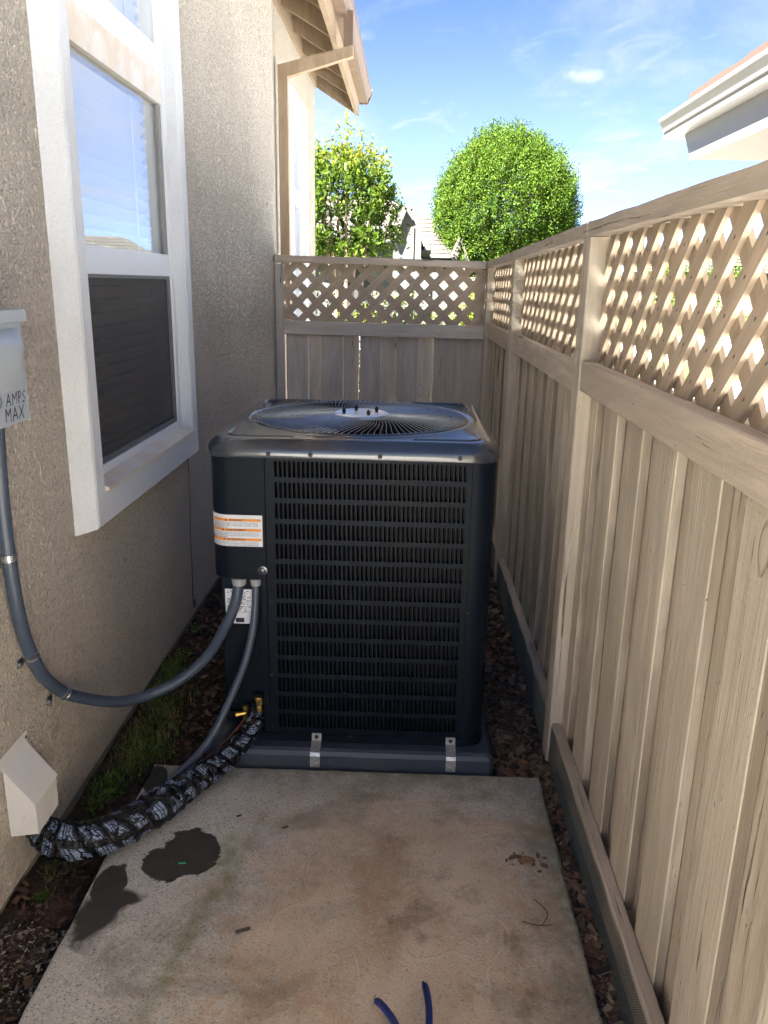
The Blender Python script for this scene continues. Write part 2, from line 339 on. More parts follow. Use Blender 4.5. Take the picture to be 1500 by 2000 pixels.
M['bark'] = plainm('tree_bark', (.30, .21, .14), .8, bumpy=.4, scale=30)
M['tile'] = tinted('roof_tile', [(.045, .039, .032), (.06, .052, .042), (.085, .074, .06)], .85)
M['tile_tan'] = plainm('tan_tile', (.055, .033, .022), .85, bumpy=.3, scale=60, var=.2)
M['gutter_white'] = plainm('white_gutter', (.19, .18, .165), .4, scale=5)
M['soffit'] = plainm('beige_soffit', (.085, .062, .038), .7, scale=12)

# ------------------------------------------------------------------ object helpers
def tag(o, label=None, cat=None, group=None, kind=None):
    if label: o['label'] = label
    if cat: o['category'] = cat
    if group: o['group'] = group
    if kind: o['kind'] = kind
    return o
def empty(name, loc, label, cat, group=None):
    o = bpy.data.objects.new(name, None); C.objects.link(o); o.location = loc; o.empty_display_size = .1
    return tag(o, label, cat, group)
WLOC = {}
def wloc(o):
    v = Vector((0, 0, 0))
    while o is not None: v += o.location; o = o.parent
    return v
class MB:
    def __init__(s): s.v = []; s.f = []; s.mi = []; s.uv = None
    def quad(s, a, b, c, d, m=0):
        n = len(s.v); s.v += [a, b, c, d]; s.f.append((n, n + 1, n + 2, n + 3)); s.mi.append(m)
    def box(s, x0, x1, y0, y1, z0, z1, m=0, ch=0.0):
        if ch > 0:
            s.cprism([(x0 + ch, y0), (x1 - ch, y0), (x1, y0 + ch), (x1, y1 - ch), (x1 - ch, y1), (x0 + ch, y1), (x0, y1 - ch), (x0, y0 + ch)], z0, z1, m=m); return s
        n = len(s.v); s.v += [(x0, y0, z0), (x1, y0, z0), (x1, y1, z0), (x0, y1, z0), (x0, y0, z1), (x1, y0, z1), (x1, y1, z1), (x0, y1, z1)]
        for q in ((0, 3, 2, 1), (4, 5, 6, 7), (0, 1, 5, 4), (1, 2, 6, 5), (2, 3, 7, 6), (3, 0, 4, 7)): s.f.append(tuple(n + i for i in q)); s.mi.append(m)
        return s
    def cprism(s, poly, a, b, axis='z', m=0):
        """polygon (counter-clockwise) extruded from a to b along an axis"""
        n = len(s.v); k = len(poly)
        def P(p, h):
            return (p[0], p[1], h) if axis == 'z' else ((h, p[0], p[1]) if axis == 'x' else (p[1], h, p[0]))
        s.v += [P(p, a) for p in poly] + [P(p, b) for p in poly]
        s.f.append(tuple(n + i for i in reversed(range(k)))); s.f.append(tuple(n + k + i for i in range(k))); s.mi += [m, m]
        for i in range(k): j = (i + 1) % k; s.f.append((n + i, n + j, n + k + j, n + k + i)); s.mi.append(m)
        return s
    def tube(s, pts, r, n=10, m=0, cap=True, uv=False):
        pts = [Vector(p) for p in pts]; base = len(s.v); rad = r if isinstance(r, (list, tuple)) else [r] * len(pts)
        T = []
        for i in range(len(pts)):
            a = pts[max(0, i - 1)]; b = pts[min(len(pts) - 1, i + 1)]; T.append((b - a).normalized())
        ref = Vector((0, 0, 1)) if abs(T[0].z) < .9 else Vector((1, 0, 0)); N = (ref - T[0] * ref.dot(T[0])).normalized()
        L = 0; uvs = []
        for i, p in enumerate(pts):
            N = (N - T[i] * N.dot(T[i])).normalized(); B = T[i].cross(N)
            if i: L += (pts[i] - pts[i - 1]).length
            for k in range(n):
                a = 2 * PI * k / n; q = p + (N * math.cos(a) + B * math.sin(a)) * rad[i]; s.v.append(tuple(q)); uvs.append(L)
        for i in range(len(pts) - 1):
            for k in range(n):
                j = (k + 1) % n; s.f.append((base + i * n + k, base + i * n + j, base + (i + 1) * n + j, base + (i + 1) * n + k)); s.mi.append(m)
                if uv:
                    if s.uv is None: s.uv = {}
                    s.uv[len(s.f) - 1] = [(k / n, uvs[i * n]), ((k + 1) / n, uvs[i * n]), ((k + 1) / n, uvs[(i + 1) * n]), (k / n, uvs[(i + 1) * n])]
        if cap:
            s.f.append(tuple(base + k for k in reversed(range(n)))); s.f.append(tuple(base + (len(pts) - 1) * n + k for k in range(n))); s.mi += [m, m]
        return s
    def lathe(s, c, prof, n=24, m=0, axis='z'):
        base = len(s.v)
        for (r, h) in prof:
            for k in range(n):
                a = 2 * PI * k / n; x, y = r * math.cos(a), r * math.sin(a)
                s.v.append((c[0] + x, c[1] + y, c[2] + h) if axis == 'z' else ((c[0] + h, c[1] + x, c[2] + y) if axis == 'x' else (c[0] + y, c[1] + h, c[2] + x)))
        for i in range(len(prof) - 1):
            for k in range(n): j = (k + 1) % n; s.f.append((base + i * n + k, base + i * n + j, base + (i + 1) * n + j, base + (i + 1) * n + k)); s.mi.append(m)
        s.f.append(tuple(base + k for k in reversed(range(n)))); s.f.append(tuple(base + (len(prof) - 1) * n + k for k in range(n))); s.mi += [m, m]
        return s
    def mesh(s, name, mats, org=Vector((0, 0, 0)), smooth=False):
        me = bpy.data.meshes.new(name); me.from_pydata([tuple(Vector(v) - org) for v in s.v], [], s.f)
        for q in (mats if isinstance(mats, (list, tuple)) else [mats]): me.materials.append(M[q] if isinstance(q, str) else q)
        if any(s.mi): me.polygons.foreach_set('material_index', s.mi)
        if s.uv:
            l = me.uv_layers.new(name='UVMap')
            for pi, uvs in s.uv.items():
                p = me.polygons[pi]
                for k, li in enumerate(p.loop_indices): l.data[li].uv = uvs[k]
        if smooth:
            me.polygons.foreach_set('use_smooth', [True] * len(me.polygons))
        me.update(); return me
    def build(s, name, mats, parent=None, smooth=False, org=None):
        """link as one object whose origin is its parent's origin (or org)"""
        o = bpy.data.objects.new(name, None)
        base = wloc(parent) if parent else Vector((0, 0, 0)); og = Vector(org) if org is not None else base
        me = s.mesh(name, mats, og, smooth); bpy.data.objects.remove(o)
        o = bpy.data.objects.new(name, me); C.objects.link(o)
        if parent: o.parent = parent
        o.location = og - base
        if smooth: autosmooth(o)
        return o
def autosmooth(o, ang=35):
    me = o.data
    try: me.set_sharp_from_angle(angle=math.radians(ang))
    except Exception: pass
def linked(name, me, parent, matrix):
    o = bpy.data.objects.new(name, me); C.objects.link(o); o.parent = parent; o.matrix_basis = matrix; return o

def clip(poly, x0, x1, y0, y1):
    for ax, lim, sgn in ((0, x0, 1), (0, x1, -1), (1, y0, 1), (1, y1, -1)):
        out = []
        for i in range(len(poly)):
            a, b = poly[i], poly[(i + 1) % len(poly)]; da = (a[ax] - lim) * sgn; db = (b[ax] - lim) * sgn
            if da >= 0: out.append(a)
            if da * db < 0: k = da / (da - db); out.append((a[0] + (b[0] - a[0]) * k, a[1] + (b[1] - a[1]) * k))
        poly = out
        if len(poly) < 3: return []
    return poly

def stick(name, material, parent, frame, L0, L1, u0, u1, t0, t1, ch=.0015, jit=0):
    """a board: frame = (origin, length axis, width axis, thickness axis); local z runs along the grain"""
    o0, ez, ex, ey = frame
    if name == 'board': ez = (ez + ex * random.uniform(-.0035, .0035)).normalized(); ex = (ex - ez * ex.dot(ez)).normalized()
    mb = MB(); mb.box(u0, u1, t0, t1, L0, L1, ch=ch)
    if jit: mb.v = [(x + random.uniform(-jit, jit) * .3, y, z) for x, y, z in mb.v]
    me = mb.mesh(name, material)
    mt = Matrix(((ex[0], ey[0], ez[0], o0[0]), (ex[1], ey[1], ez[1], o0[1]), (ex[2], ey[2], ez[2], o0[2]), (0, 0, 0, 1)))
    return linked(name, me, parent, Matrix.Translation(-wloc(parent)) @ mt)

X_, Y_, Z_ = Vector((1, 0, 0)), Vector((0, 1, 0)), Vector((0, 0, 1))

def lattice(parent, ex, ey, org, w0, w1, z0, z1, pitch=.130, width=.048, th=.011, phase=0.):
    """ex = run axis, ey = depth axis (pointing away from the viewer); front layer rises one way, back layer the other"""
    hw = width / 2 * math.sqrt(2)
    for layer in (0, 1):
        sg = SG if layer == 0 else -SG
        t0 = layer * (th + .0008); t1 = t0 + th
        k0 = int((w0 - (z1 - z0)) / pitch) - 2; k1 = int((w1 + (z1 - z0)) / pitch) + 2
        for k in range(k0, k1):
            b = k * pitch + phase * pitch + random.uniform(-.003, .003)
            # centre line: w = b + sg*(z - z0)
            ln = z1 - z0 + .3
            P = [(b - hw - sg * .15, z0 - .15), (b + hw - sg * .15, z0 - .15), (b + hw + sg * (ln - .15), z0 + ln - .15), (b - hw + sg * (ln - .15), z0 + ln - .15)]
            P = clip(P, w0, w1, z0, z1)
            if len(P) < 3: continue
            cx = sum(p[0] for p in P) / len(P); cz = sum(p[1] for p in P) / len(P)
            if max(p[0] for p in P) - min(p[0] for p in P) < .012: continue
            # local frame: z along slat
            lz = (ex * sg + Z_).normalized(); lx = (ex - Z_ * sg).normalized(); ly = ey
            loc = org + ex * cx + Z_ * cz
            def tol(p):
                dd = ex * (p[0] - cx) + Z_ * (p[1] - cz); return (dd.dot(lx), dd.dot(lz))
            q = [tol(p) for p in P]
            area = sum(q[i][0] * q[(i + 1) % len(q)][1] - q[(i + 1) % len(q)][0] * q[i][1] for i in range(len(q)))
            if area < 0: q = q[::-1]
            mb = MB(); n = len(q)
            mb.v = [(a, t0, c) for a, c in q] + [(a, t1, c) for a, c in q]
            mb.f = [tuple(range(n)), tuple(n + i for i in reversed(range(n)))] + [(i, n + i, n + (i + 1) % n, (i + 1) % n) for i in range(n)]
            mb.mi = [0] * len(mb.f)
            if layer == 0:
                # staples at the crossings
                zz = z0 + .0
                for j in range(-40, 80):
                    bb = j * pitch + phase * pitch; zc_ = (bb - b) / (2 * sg)
                    if .02 < zc_ < (z1 - z0) - .02:
                        wc = b + sg * zc_
                        if w0 + .015 < wc < w1 - .015:
                            a, c = tol((wc, z0 + zc_)); mb.box(a - .0013, a + .0013, t0 - .0006, t0 + .001, c - .004, c + .004, m=1)
            me = mb.mesh('lattice_slat', ['lattice', 'black'])
            mt = Matrix(((lx[0], ly[0], lz[0], loc[0]), (lx[1], ly[1], lz[1], loc[1]), (lx[2], ly[2], lz[2], loc[2]), (0, 0, 0, 1)))
            linked('lattice_slat', me, parent, Matrix.Translation(-wloc(parent)) @ mt)
SG = 1

# ------------------------------------------------------------------ ground sheets
def sheet(name, x0, x1, y0, y1, z, m, label=None, thick=None, n=1):
    mb = MB()
    if thick: mb.box(x0, x1, y0, y1, z - thick, z)
    else: mb.quad((x0, y0, z), (x1, y0, z), (x1, y1, z), (x0, y1, z))
    o = mb.build(name, m); tag(o, label, None, None, 'structure'); return o
sheet('ground', -900, 900, -300, 1800, -.02, 'lawn', 'green ground reaching the horizon')
# uneven soil strip in the side yard
mb = MB(); nx, ny = 26, 120
def soil_h(x, y): return .012 + .012 * math.sin(x * 17 + y * 3) * math.sin(y * 7.3 + x * 5) + .008 * math.sin(y * 23 + x * 31)
for j in range(ny + 1):
    for i in range(nx + 1):
        x = -1.02 + 1.66 * i / nx; y = -1.5 + 7.6 * j / ny; mb.v.append((x, y, soil_h(x, y)))
for j in range(ny):
    for i in range(nx): a = j * (nx + 1) + i; mb.f.append((a, a + 1, a + nx + 2, a + nx + 1)); mb.mi.append(0)
tag(mb.build('soil', 'soil', smooth=True), 'dark brown soil between the house wall and the fence', None, None, 'structure')
# slab with rounded worn edge
mb = MB(); x0, x1, y0, y1, zt = -.803, .466, -1.2, 2.29, .06
prof = [(0, -.05), (0, .048), (.003, .056), (.010, .0595), (.02, .06)]
ringv = []
for ins, z in prof:
    pts = []
    N = 60
    for i in range(N): pts.append((x0 + ins + (x1 - x0 - 2 * ins) * i / N, y0 + ins))
    for i in range(N): pts.append((x1 - ins, y0 + ins + (y1 - y0 - 2 * ins) * i / N))
    for i in range(N): pts.append((x1 - ins - (x1 - x0 - 2 * ins) * i / N, y1 - ins))
    for i in range(N): pts.append((x0 + ins, y1 - ins - (y1 - y0 - 2 * ins) * i / N))
    if z < .058:
        pts = [(px + .0012 * math.sin(py * 41 + px * 9) + .0008 * math.sin(py * 127) + random.uniform(-.0005, .0005), py + .0012 * math.sin(px * 53) + random.uniform(-.0005, .0005)) for px, py in pts]
    b = len(mb.v); mb.v += [(px, py, z) for px, py in pts]; ringv.append(b)
N4 = 240
for a, b in zip(ringv, ringv[1:]):
    for i in range(N4): j = (i + 1) % N4; mb.f.append((a + i, a + j, b + j, b + i)); mb.mi.append(0)
mb.f.append(tuple(ringv[-1] + i for i in range(N4))); mb.mi.append(0)
tag(mb.build('concrete_slab', 'slab'), 'stained concrete slab with wet patches in front of the air conditioner', None, None, 'structure')

# ------------------------------------------------------------------ house on the left
house = empty('house', (-1, 0, 0), 'beige stucco house on the left with white framed window, brown gutter and downspout', 'house')
WX = -1.0
wins = [(2.40, 3.47, .955, 3.25), (6.78, 7.62, .9, 2.98)]   # y0,y1,z0,z1 of the openings
mb = MB()
YB = -.74  # near house end, cut short out of view so sunlight bounces into the passage
HT = 3.75
def wallrect(y0, y1, z0, z1): mb.box(WX - .2, WX, y0, y1, z0, z1)
wallrect(YB, 2.40, .05, HT); wallrect(3.47, 6.78, .05, HT); wallrect(7.62, 8.8, .05, HT)
for (a, b, z0, z1) in wins: wallrect(a, b, .05, z0); wallrect(a, b, z1, HT)
mb.build('wall', 'stucco', house)
MB().box(WX - .2, WX - .012, YB, 8.79, -.1, .05).build('foundation', plainm('foundation_concrete', (.22, .21, .17), .9, bumpy=.4), house)
mb = MB().box(-8, WX - .21, 8.6, 8.8, .0, HT); mb.box(-8, WX - .21, YB, YB + .2, 0, HT); mb.box(-8.2, -8, YB, 8.8, 0, HT); mb.build('far_wall', 'stucco', house)
MB().box(-8, WX - .25, YB + .2, 8.5, .3, .35).build('floor', 'dark', house)
MB().box(-1.75, -1.7, 1.6, 8.5, .35, HT).build('inner_wall', 'dark', house)
# roof: plane sloping .55, rafters, fascia, gutter
SLP = .58; EX = -.57     # fascia outer face x
def roofz(x): return 3.42 + (EX - x) * SLP      # underside of the sheathing
mb = MB(); t_ = .05
mb.cprism([(EX + .02, roofz(EX + .02)), (EX + .02, roofz(EX + .02) + t_), (-4.6, roofz(-4.6) + t_), (-4.6, roofz(-4.6))], -6.3, 9.0, axis='y') if False else None
def slope_slab(mb, xa, xb, ya, yb, z_of, th):
    v = [(xa, ya, z_of(xa)), (xb, ya, z_of(xb)), (xb, yb, z_of(xb)), (xa, yb, z_of(xa))]
    n = len(mb.v); mb.v += v + [(x, y, z + th) for x, y, z in v]
    for q in ((0, 3, 2, 1), (4, 5, 6, 7), (0, 1, 5, 4), (1, 2, 6, 5), (2, 3, 7, 6), (3, 0, 4, 7)): mb.f.append(tuple(n + i for i in q)); mb.mi.append(0)
mb = MB(); slope_slab(mb, -4.6, EX + .01, YB - .3, 9.05, roofz, .03); mb.build('roof_sheathing', 'eave', house)
mb = MB(); slope_slab(mb, -4.6, EX + .06, YB - .35, 9.1, lambda x: roofz(x) + .032, .05); mb.box(-8.4, -4.6, YB - .3, 9.0, roofz(-4.6) - .05, roofz(-4.6)); mb.build('roof', 'tile_tan', house)
y = -.81
while y < 8.9:
    mb = MB(); xa, xb = WX - .05, EX - .038
    v = [(xa, y, roofz(xa) - .004), (xb, y, roofz(xb) - .004), (xb, y, roofz(xb) - .13), (xa, y, roofz(xa) - .14)]
    mb.v = v + [(a, b + .042, c) for a, b, c in v]
    mb.f = [(0, 1, 2, 3), (7, 6, 5, 4), (0, 4, 5, 1), (1, 5, 6, 2), (2, 6, 7, 3), (3, 7, 4, 0)]; mb.mi = [0] * 6
    mb.build('rafter', 'eave', house); y += .61
MB().box(WX + .0, WX + .022, YB, 8.8, roofz(WX) - .20, roofz(WX) - .02).build('frieze_board', 'eave', house)
MB().box(EX - .036, EX, YB - .3, 9.0, 3.255, roofz(EX) + .01, ch=.002).build('fascia_board', 'eave', house)
# gable-end board
mb = MB(); xa, xb = -4.6, EX
v = [(xa, 8.965, roofz(xa) - .004), (xb, 8.965, roofz(xb) - .004), (xb, 8.965, 3.25), (WX, 8.965, roofz(WX) - .16), (xa, 8.965, roofz(xa) - .17)]
mb.v = v + [(a, b + .04, c) for a, b, c in v]; mb.f = [(0, 1, 2, 3, 4), (9, 8, 7, 6, 5), (0, 5, 6, 1), (1, 6, 7, 2), (2, 7, 8, 3), (3, 8, 9, 4), (4, 9, 5, 0)]; mb.mi = [0] * 7
mb.build('barge_board', 'eave', house)
# gutter (fascia style)
gp = [(EX + .002, 3.43), (EX + .002, 3.545), (EX + .10, 3.545)]
prof = [(0.003, .0), (.085, .0), (.092, .03), (.12, .075), (.128, .115), (.120, .115), (.112, .078), (.085, .034), (.079, .006), (.003, .006)]
mb = MB()
pl = [(EX + a, 3.395 + b) for a, b in prof]
n = len(pl)
for yy in (YB - .35, 9.12): mb.v += [(a, yy, b) for a, b in pl]
for i in range(n): j = (i + 1) % n; mb.f.append((i, n + i, n + j, j)); mb.mi.append(0)
g = mb.build('gutter', 'eave_dark', house)
MB().cprism([(EX + .0, 3.39), (EX + .088, 3.39), (EX + .128, 3.47), (EX + .135, 3.53), (EX + .0, 3.53)], 0, 1, axis='z')
mb = MB(); poly = [(EX, 3.385), (EX + .088, 3.385), (EX + .125, 3.46), (EX + .134, 3.525), (EX, 3.525)]
mb.v = [(a, 9.12, b) for a, b in poly] + [(a, 9.14, b) for a, b in poly]; k = 5
mb.f = [tuple(range(5)), tuple(reversed(range(5, 10)))] + [(i, 5 + i, 5 + (i + 1) % 5, (i + 1) % 5) for i in range(5)]; mb.mi = [0] * 7
mb.build('end_cap', 'eave_dark', g)
# downspout
dsp = MB(); dy0, dy1 = 6.27, 6.335
dsp.box(-.974, -.906, dy0 + .001, dy1 - .001, .1, 3.03)
v0 = len(dsp.v)
a_, b_ = (-.975, 3.03), (-.440, 3.155)
dsp.v += [(-.975, dy0, 3.0), (-.905, dy0, 3.0), (-.440, dy0, 3.135), (-.440, dy0, 3.205), (-.975, dy0, 3.075), (-.975, dy1, 3.0), (-.905, dy1, 3.0), (-.440, dy1, 3.135), (-.440, dy1, 3.205), (-.975, dy1, 3.075)]
dsp.f += [(v0, v0 + 1, v0 + 2, v0 + 3, v0 + 4), (v0 + 9, v0 + 8, v0 + 7, v0 + 6, v0 + 5)] + [(v0 + i, v0 + 5 + i, v0 + 5 + (i + 1) % 5, v0 + (i + 1) % 5) for i in range(5)]; dsp.mi += [0] * 7
ds = dsp.build('downspout', 'ventpaint' if False else 'eave', house)
MB().box(-.508, -.442, dy0 + .004, dy1 - .004, 3.19, 3.42).build('outlet', 'eave_dark', ds)

def window(y0, y1, z0, z1, bars, near, blinds=True, tint=None):
    """stucco surround + vinyl frame. opening y0..y1, z0..z1; bars = [(z, half height)]"""
    w = MB(); ty0, ty1, tz0, tz1 = y0 - .105, y1 + .09, z0 - .115, z1 + .10
    # surround: bevelled ring profile, outer edge on wall -> front face -> reveal
    rings = []
    for (o, x) in ((0.0, WX - .001), (.035, WX + .058), (.045, WX + .062)):
        rings.append([(ty0 + o, tz0 + o * .4, x), (ty1 - o * .4, tz0 + o * .4, x), (ty1 - o * .4, tz1 - o, x), (ty0 + o, tz1 - o, x)])
    for x in (WX + .062, WX + .056, WX - .05):
        ins = .0 if x > WX + .06 else .008
        rings.append([(y0 + ins, z0 + ins * 1, x), (y1 - ins, z0 + ins, x), (y1 - ins, z1 - ins, x), (y0 + ins, z1 - ins, x)])
    for r_ in rings: w.v += [(x, a, b) for a, b, x in r_]
    for i in range(len(rings) - 1):
        for k in range(4): j = (k + 1) % 4; w.f.append((i * 4 + k, i * 4 + j, i * 4 + 4 + j, i * 4 + 4 + k)); w.mi.append(0)
    tr = w.build('window_surround', 'stucco_trim', house)
    f = MB(); FX = WX - .022
    def bar(a, b, c, d_, x1=FX + .035, m=0, x0=FX - .06): f.box(x0, x1, a, b, c, d_, m, )
    e = .0085
    bar(y0 + e, y0 + .05, z0 + e, z1 - e); bar(y1 - .05, y1 - e, z0 + e, z1 - e)
    bar(y0 + .0505, y1 - .0505, z0 + e, z0 + .055); bar(y0 + .0505, y1 - .0505, z1 - .05, z1 - e)
    fr = f.build('window', ['vinyl'], house, org=(FX, (y0 + y1) / 2, z0))
    prev = z0 + .055
    # sill ledge with slope
    s_ = MB(); s_.v = [(FX + .036, y0 + .012, z0 + .002), (FX + .036, y1 - .012, z0 + .002), (FX + .036, y1 - .012, z0 + .028), (FX + .036, y0 + .012, z0 + .028), (FX + .095, y0 + .012, z0 + .002), (FX + .095, y1 - .012, z0 + .002), (FX + .095, y1 - .012, z0 + .012), (FX + .095, y0 + .012, z0 + .012)]
    s_.f = [(4, 5, 6, 7), (3, 7, 6, 2), (0, 4, 7, 3), (1, 2, 6, 5), (0, 1, 5, 4), (0, 3, 2, 1)]; s_.mi = [0] * 6; s_.build('sill', 'vinyl_old', fr)
    segs = []
    for (bz, hh, kind) in bars:
        MB().box(FX - .055, FX + .033, y0 + .051, y1 - .051, bz - hh, bz + hh, ch=.003).build('sash_bar', kind, fr)
        segs.append((prev, bz - hh)); prev = bz + hh
    segs.append((prev, z1 - .05))
    for i, (a, b) in enumerate(segs):
        p = MB(); p.box(FX + .010, FX + .014, y0 + .05, y1 - .05, a, b); p.build('pane', 'glass', fr)
        if near and i == 0:
            q = MB(); q.box(FX + .021, FX + .022, y0 + .075, y1 - .085, a + .02, b - .012); q.build('insect_screen', 'screen', fr)
            q = MB(); q.box(FX + .016, FX + .028, y0 + .0505, y0 + .075, a, b); q.box(FX + .016, FX + .028, y1 - .085, y1 - .0505, a, b); q.box(FX + .016, FX + .028, y0 + .0751, y1 - .0851, a, a + .02); q.box(FX + .016, FX + .028, y0 + .0751, y1 - .0851, b - .012, b)
            q.build('screen_frame', plainm('screen_frame_grey', (.12, .12, .125), .5), fr)
        if near and i == 1:
            q = MB(); q.box(FX + .016, FX + .026, y1 - .085, y1 - .051, a, b); q.build('track', plainm('grey_track', (.25, .24, .235), .6), fr)
    if blinds:
        zz = z0 + .03
        while zz < z1 - .02:
            sl_ = MB(); yA, yB = y0 + .03, y1 - .03; xA, xB = FX - .070, FX - .035; dz = .034
            sl_.v = [(xA, yA, zz - .006), (xB, yA, zz + dz), (xB, yB, zz + dz), (xA, yB, zz - .006), (xA - .002, yA, zz - .004), (xB - .002, yA, zz + dz + .002), (xB - .002, yB, zz + dz + .002), (xA - .002, yB, zz - .004)]
            sl_.f = [(0, 3, 2, 1), (4, 5, 6, 7), (0, 1, 5, 4), (1, 2, 6, 5), (2, 3, 7, 6), (3, 0, 4, 7)]; sl_.mi = [0] * 6
            sl_.build('blind_slat', 'blind', fr); zz += .046
        for yy in (y0 + .22, y1 - .24):
            MB().box(FX - .033, FX - .031, yy, yy + .018, z0 + .03, z1 - .03).build('blind_tape', 'blind', fr)
    MB().box(FX - .20, FX - .19, y0, y1, z0, z1).build('dark_room_back', 'dark', fr)  # near-black sheet standing in for the unlit room behind the pane
    return fr
wn1 = window(*wins[0], [(1.655, .042, 'vinyl'), (2.31, .055, 'vinyl_old'), (2.41, .045, 'vinyl')], True)
wn2 = window(*wins[1], [(2.30, .06, 'vinyl')], False, blinds=False)
# added stucco wedge covering the brighter-lit strip of wall past the cross fence
MB().cprism([(WX + .0005, 4.30), (-.896, 5.50), (-.896, 5.56), (WX + .0005, 5.60)], .02, 3.38).build('added_wall_wedge', 'stucco', house)
# thin cable running down from the window corner
mb = MB(); mb.tube([(-.992, 3.55, .84), (-.990, 3.545, .7), (-.992, 3.53, .5), (-.990, 3.52, .3), (-.992, 3.515, .12)], .0028, 6); mb.tube([(-.988, 3.53, .13), (-.985, 3.515, .118), (-.985, 3.505, .10)], .007, 6)
tag(mb.build('cable', plainm('grey_cable', (.13, .12, .11), .6)), 'thin grey cable hanging down the stucco from the window corner', 'cable')

# ------------------------------------------------------------------ right fence
rf = empty('wooden_fence', (.56, 2.4, 0), 'long tan board fence with lattice top along the right side', 'fence')
pys = [-1.7, -.85, .80, 2.40, 4.08, 5.46]
for p in pys:
    stick('post', 'fence', rf, (Vector((.508, p, 0)), Z_, Y_, -X_), 0.0, 1.738 if p < 5 else 1.728, 0, .09, -.088, 0, ch=.003)
def capz(y): return 1.780 if y < 2.4 else 1.780 - (y - 2.4) * .009
for a, b in ((-1.7, 2.443), (2.444, 4.12), (4.121, 5.56)):
    za, zb = capz(a), capz(b)
    ln = math.hypot(b - a, zb - za); ez = Vector((0, b - a, zb - za)).normalized()
    ex = X_; ey = ez.cross(ex)
    # wavy worn cap edge
    mbc = MB(); n = 40; v0 = []
    for i in range(n + 1):
        s_ = ln * i / n; wv = .0022 * math.sin(s_ * 19 + a) + .0018 * math.sin(s_ * 47 + 2 * a) + random.uniform(-.0008, .0008)
        mbc.v += [(-.005 + wv, -.040, s_), (.105, -.040, s_), (.105, .0, s_), (-.005 + wv, .0 + wv * .8, s_)]
    for i in range(n):
        for k in range(4): j = (k + 1) % 4; mbc.f.append((i * 4 + k, i * 4 + j, i * 4 + 4 + j, i * 4 + 4 + k)); mbc.mi.append(0)
    mbc.f += [(3, 2, 1, 0), (n * 4, n * 4 + 1, n * 4 + 2, n * 4 + 3)]; mbc.mi += [0, 0]
    me = mbc.mesh('cap_rail', 'fence_cap'); o0 = Vector((.510, a, za))
    mt = Matrix(((1, ey[0], ez[0], o0[0]), (0, ey[1], ez[1], o0[1]), (0, ey[2], ez[2], o0[2]), (0, 0, 0, 1)))
    # make the frame right-handed with y pointing up
    if ey.z < 0:
        mt = Matrix(((1, -ey[0], ez[0], o0[0]), (0, -ey[1], ez[1], o0[1]), (0, -ey[2], ez[2], o0[2]), (0, 0, 0, 1)))
    linked('cap_rail', me, rf, Matrix.Translation(-wloc(rf)) @ mt)
bays = [(-1.61, -.852, 1.305, 1.392), (-.758, .798, 1.305, 1.392), (.892, 2.398, 1.305, 1.392), (2.492, 4.078, 1.283, 1.375), (4.172, 5.458, 1.270, 1.362)]
for i, (a, b, z0, z1) in enumerate(bays):
    xr = .512 if i < 3 else .520
    stick('rail', 'fence_cap', rf, (Vector((xr, a, z0)), Y_, Z_, X_), 0, b - a, 0, z1 - z0, 0, .548 - xr, ch=.003)
    lattice(rf, Y_, X_, Vector((.556, 0, 0)), a + .001, b - .001, z1 + .001 if i < 3 else z1 - .01, capz((a + b) / 2) - .043, phase=.3 * i) if False else None
SG = -1
LW = .043
for i, (a, b, z0, z1) in enumerate(bays):
    lattice(rf, Y_, X_, Vector((.554, 0, 0)), a + .001, b - .001, z1 - .03, capz((a + b) / 2) - .036, phase=.37 * i, width=LW)
    stick('lattice_stop', 'fence', rf, (Vector((.580, a, z1 - .06)), Y_, Z_, X_), 0, b - a, 0, .05, 0, .02)
k = 0; y = 1.12 - .24 * 12
while y < 5.4:
    lean = random.uniform(-.004, .004)
    fr0 = (Vector((.550, y + random.uniform(-.006, .006), 0)), Z_, Y_, -X_)
    zb = .145 + random.uniform(-.02, .02)
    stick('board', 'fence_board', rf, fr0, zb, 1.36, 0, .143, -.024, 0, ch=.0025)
    fb = (Vector((.576, y + .092 + random.uniform(-.006, .004), 0)), Z_, Y_, -X_)
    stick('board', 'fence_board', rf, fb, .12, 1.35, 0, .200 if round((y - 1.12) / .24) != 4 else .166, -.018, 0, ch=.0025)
    y += .24
stick('gap_blocker', 'gapblock', rf, (Vector((.578, -1.5, -.05)), Y_, Z_, X_), 0, 7.0, 0, .19, 0, .02)  # added dark strip that stops bright light coming through under the fence
stick('kickboard', 'kick', rf, (Vector((.517, -1.5, .105)), Y_, Z_, X_), 0, 7.0, 0, .088, 0, .0325, ch=.003)
mb = MB()
yy = .3
while yy < 5.45:
    xo = .5145 + .002 * math.sin(yy * 9)
    mb.box(xo, xo + .0009, yy, yy + .0009, -.01, .185 + .004 * math.sin(yy * 31)); yy += .0065
for kk in range(26): z = .006 + kk * .0068; mb.box(.5135, .5144, .3, 5.45, z, z + .0009)
o = mb.build('wire_mesh', plainm('mesh_wire', (.13, .14, .12), .6, .3), rf); tag(o, 'fine dark wire mesh stapled along the kickboard')

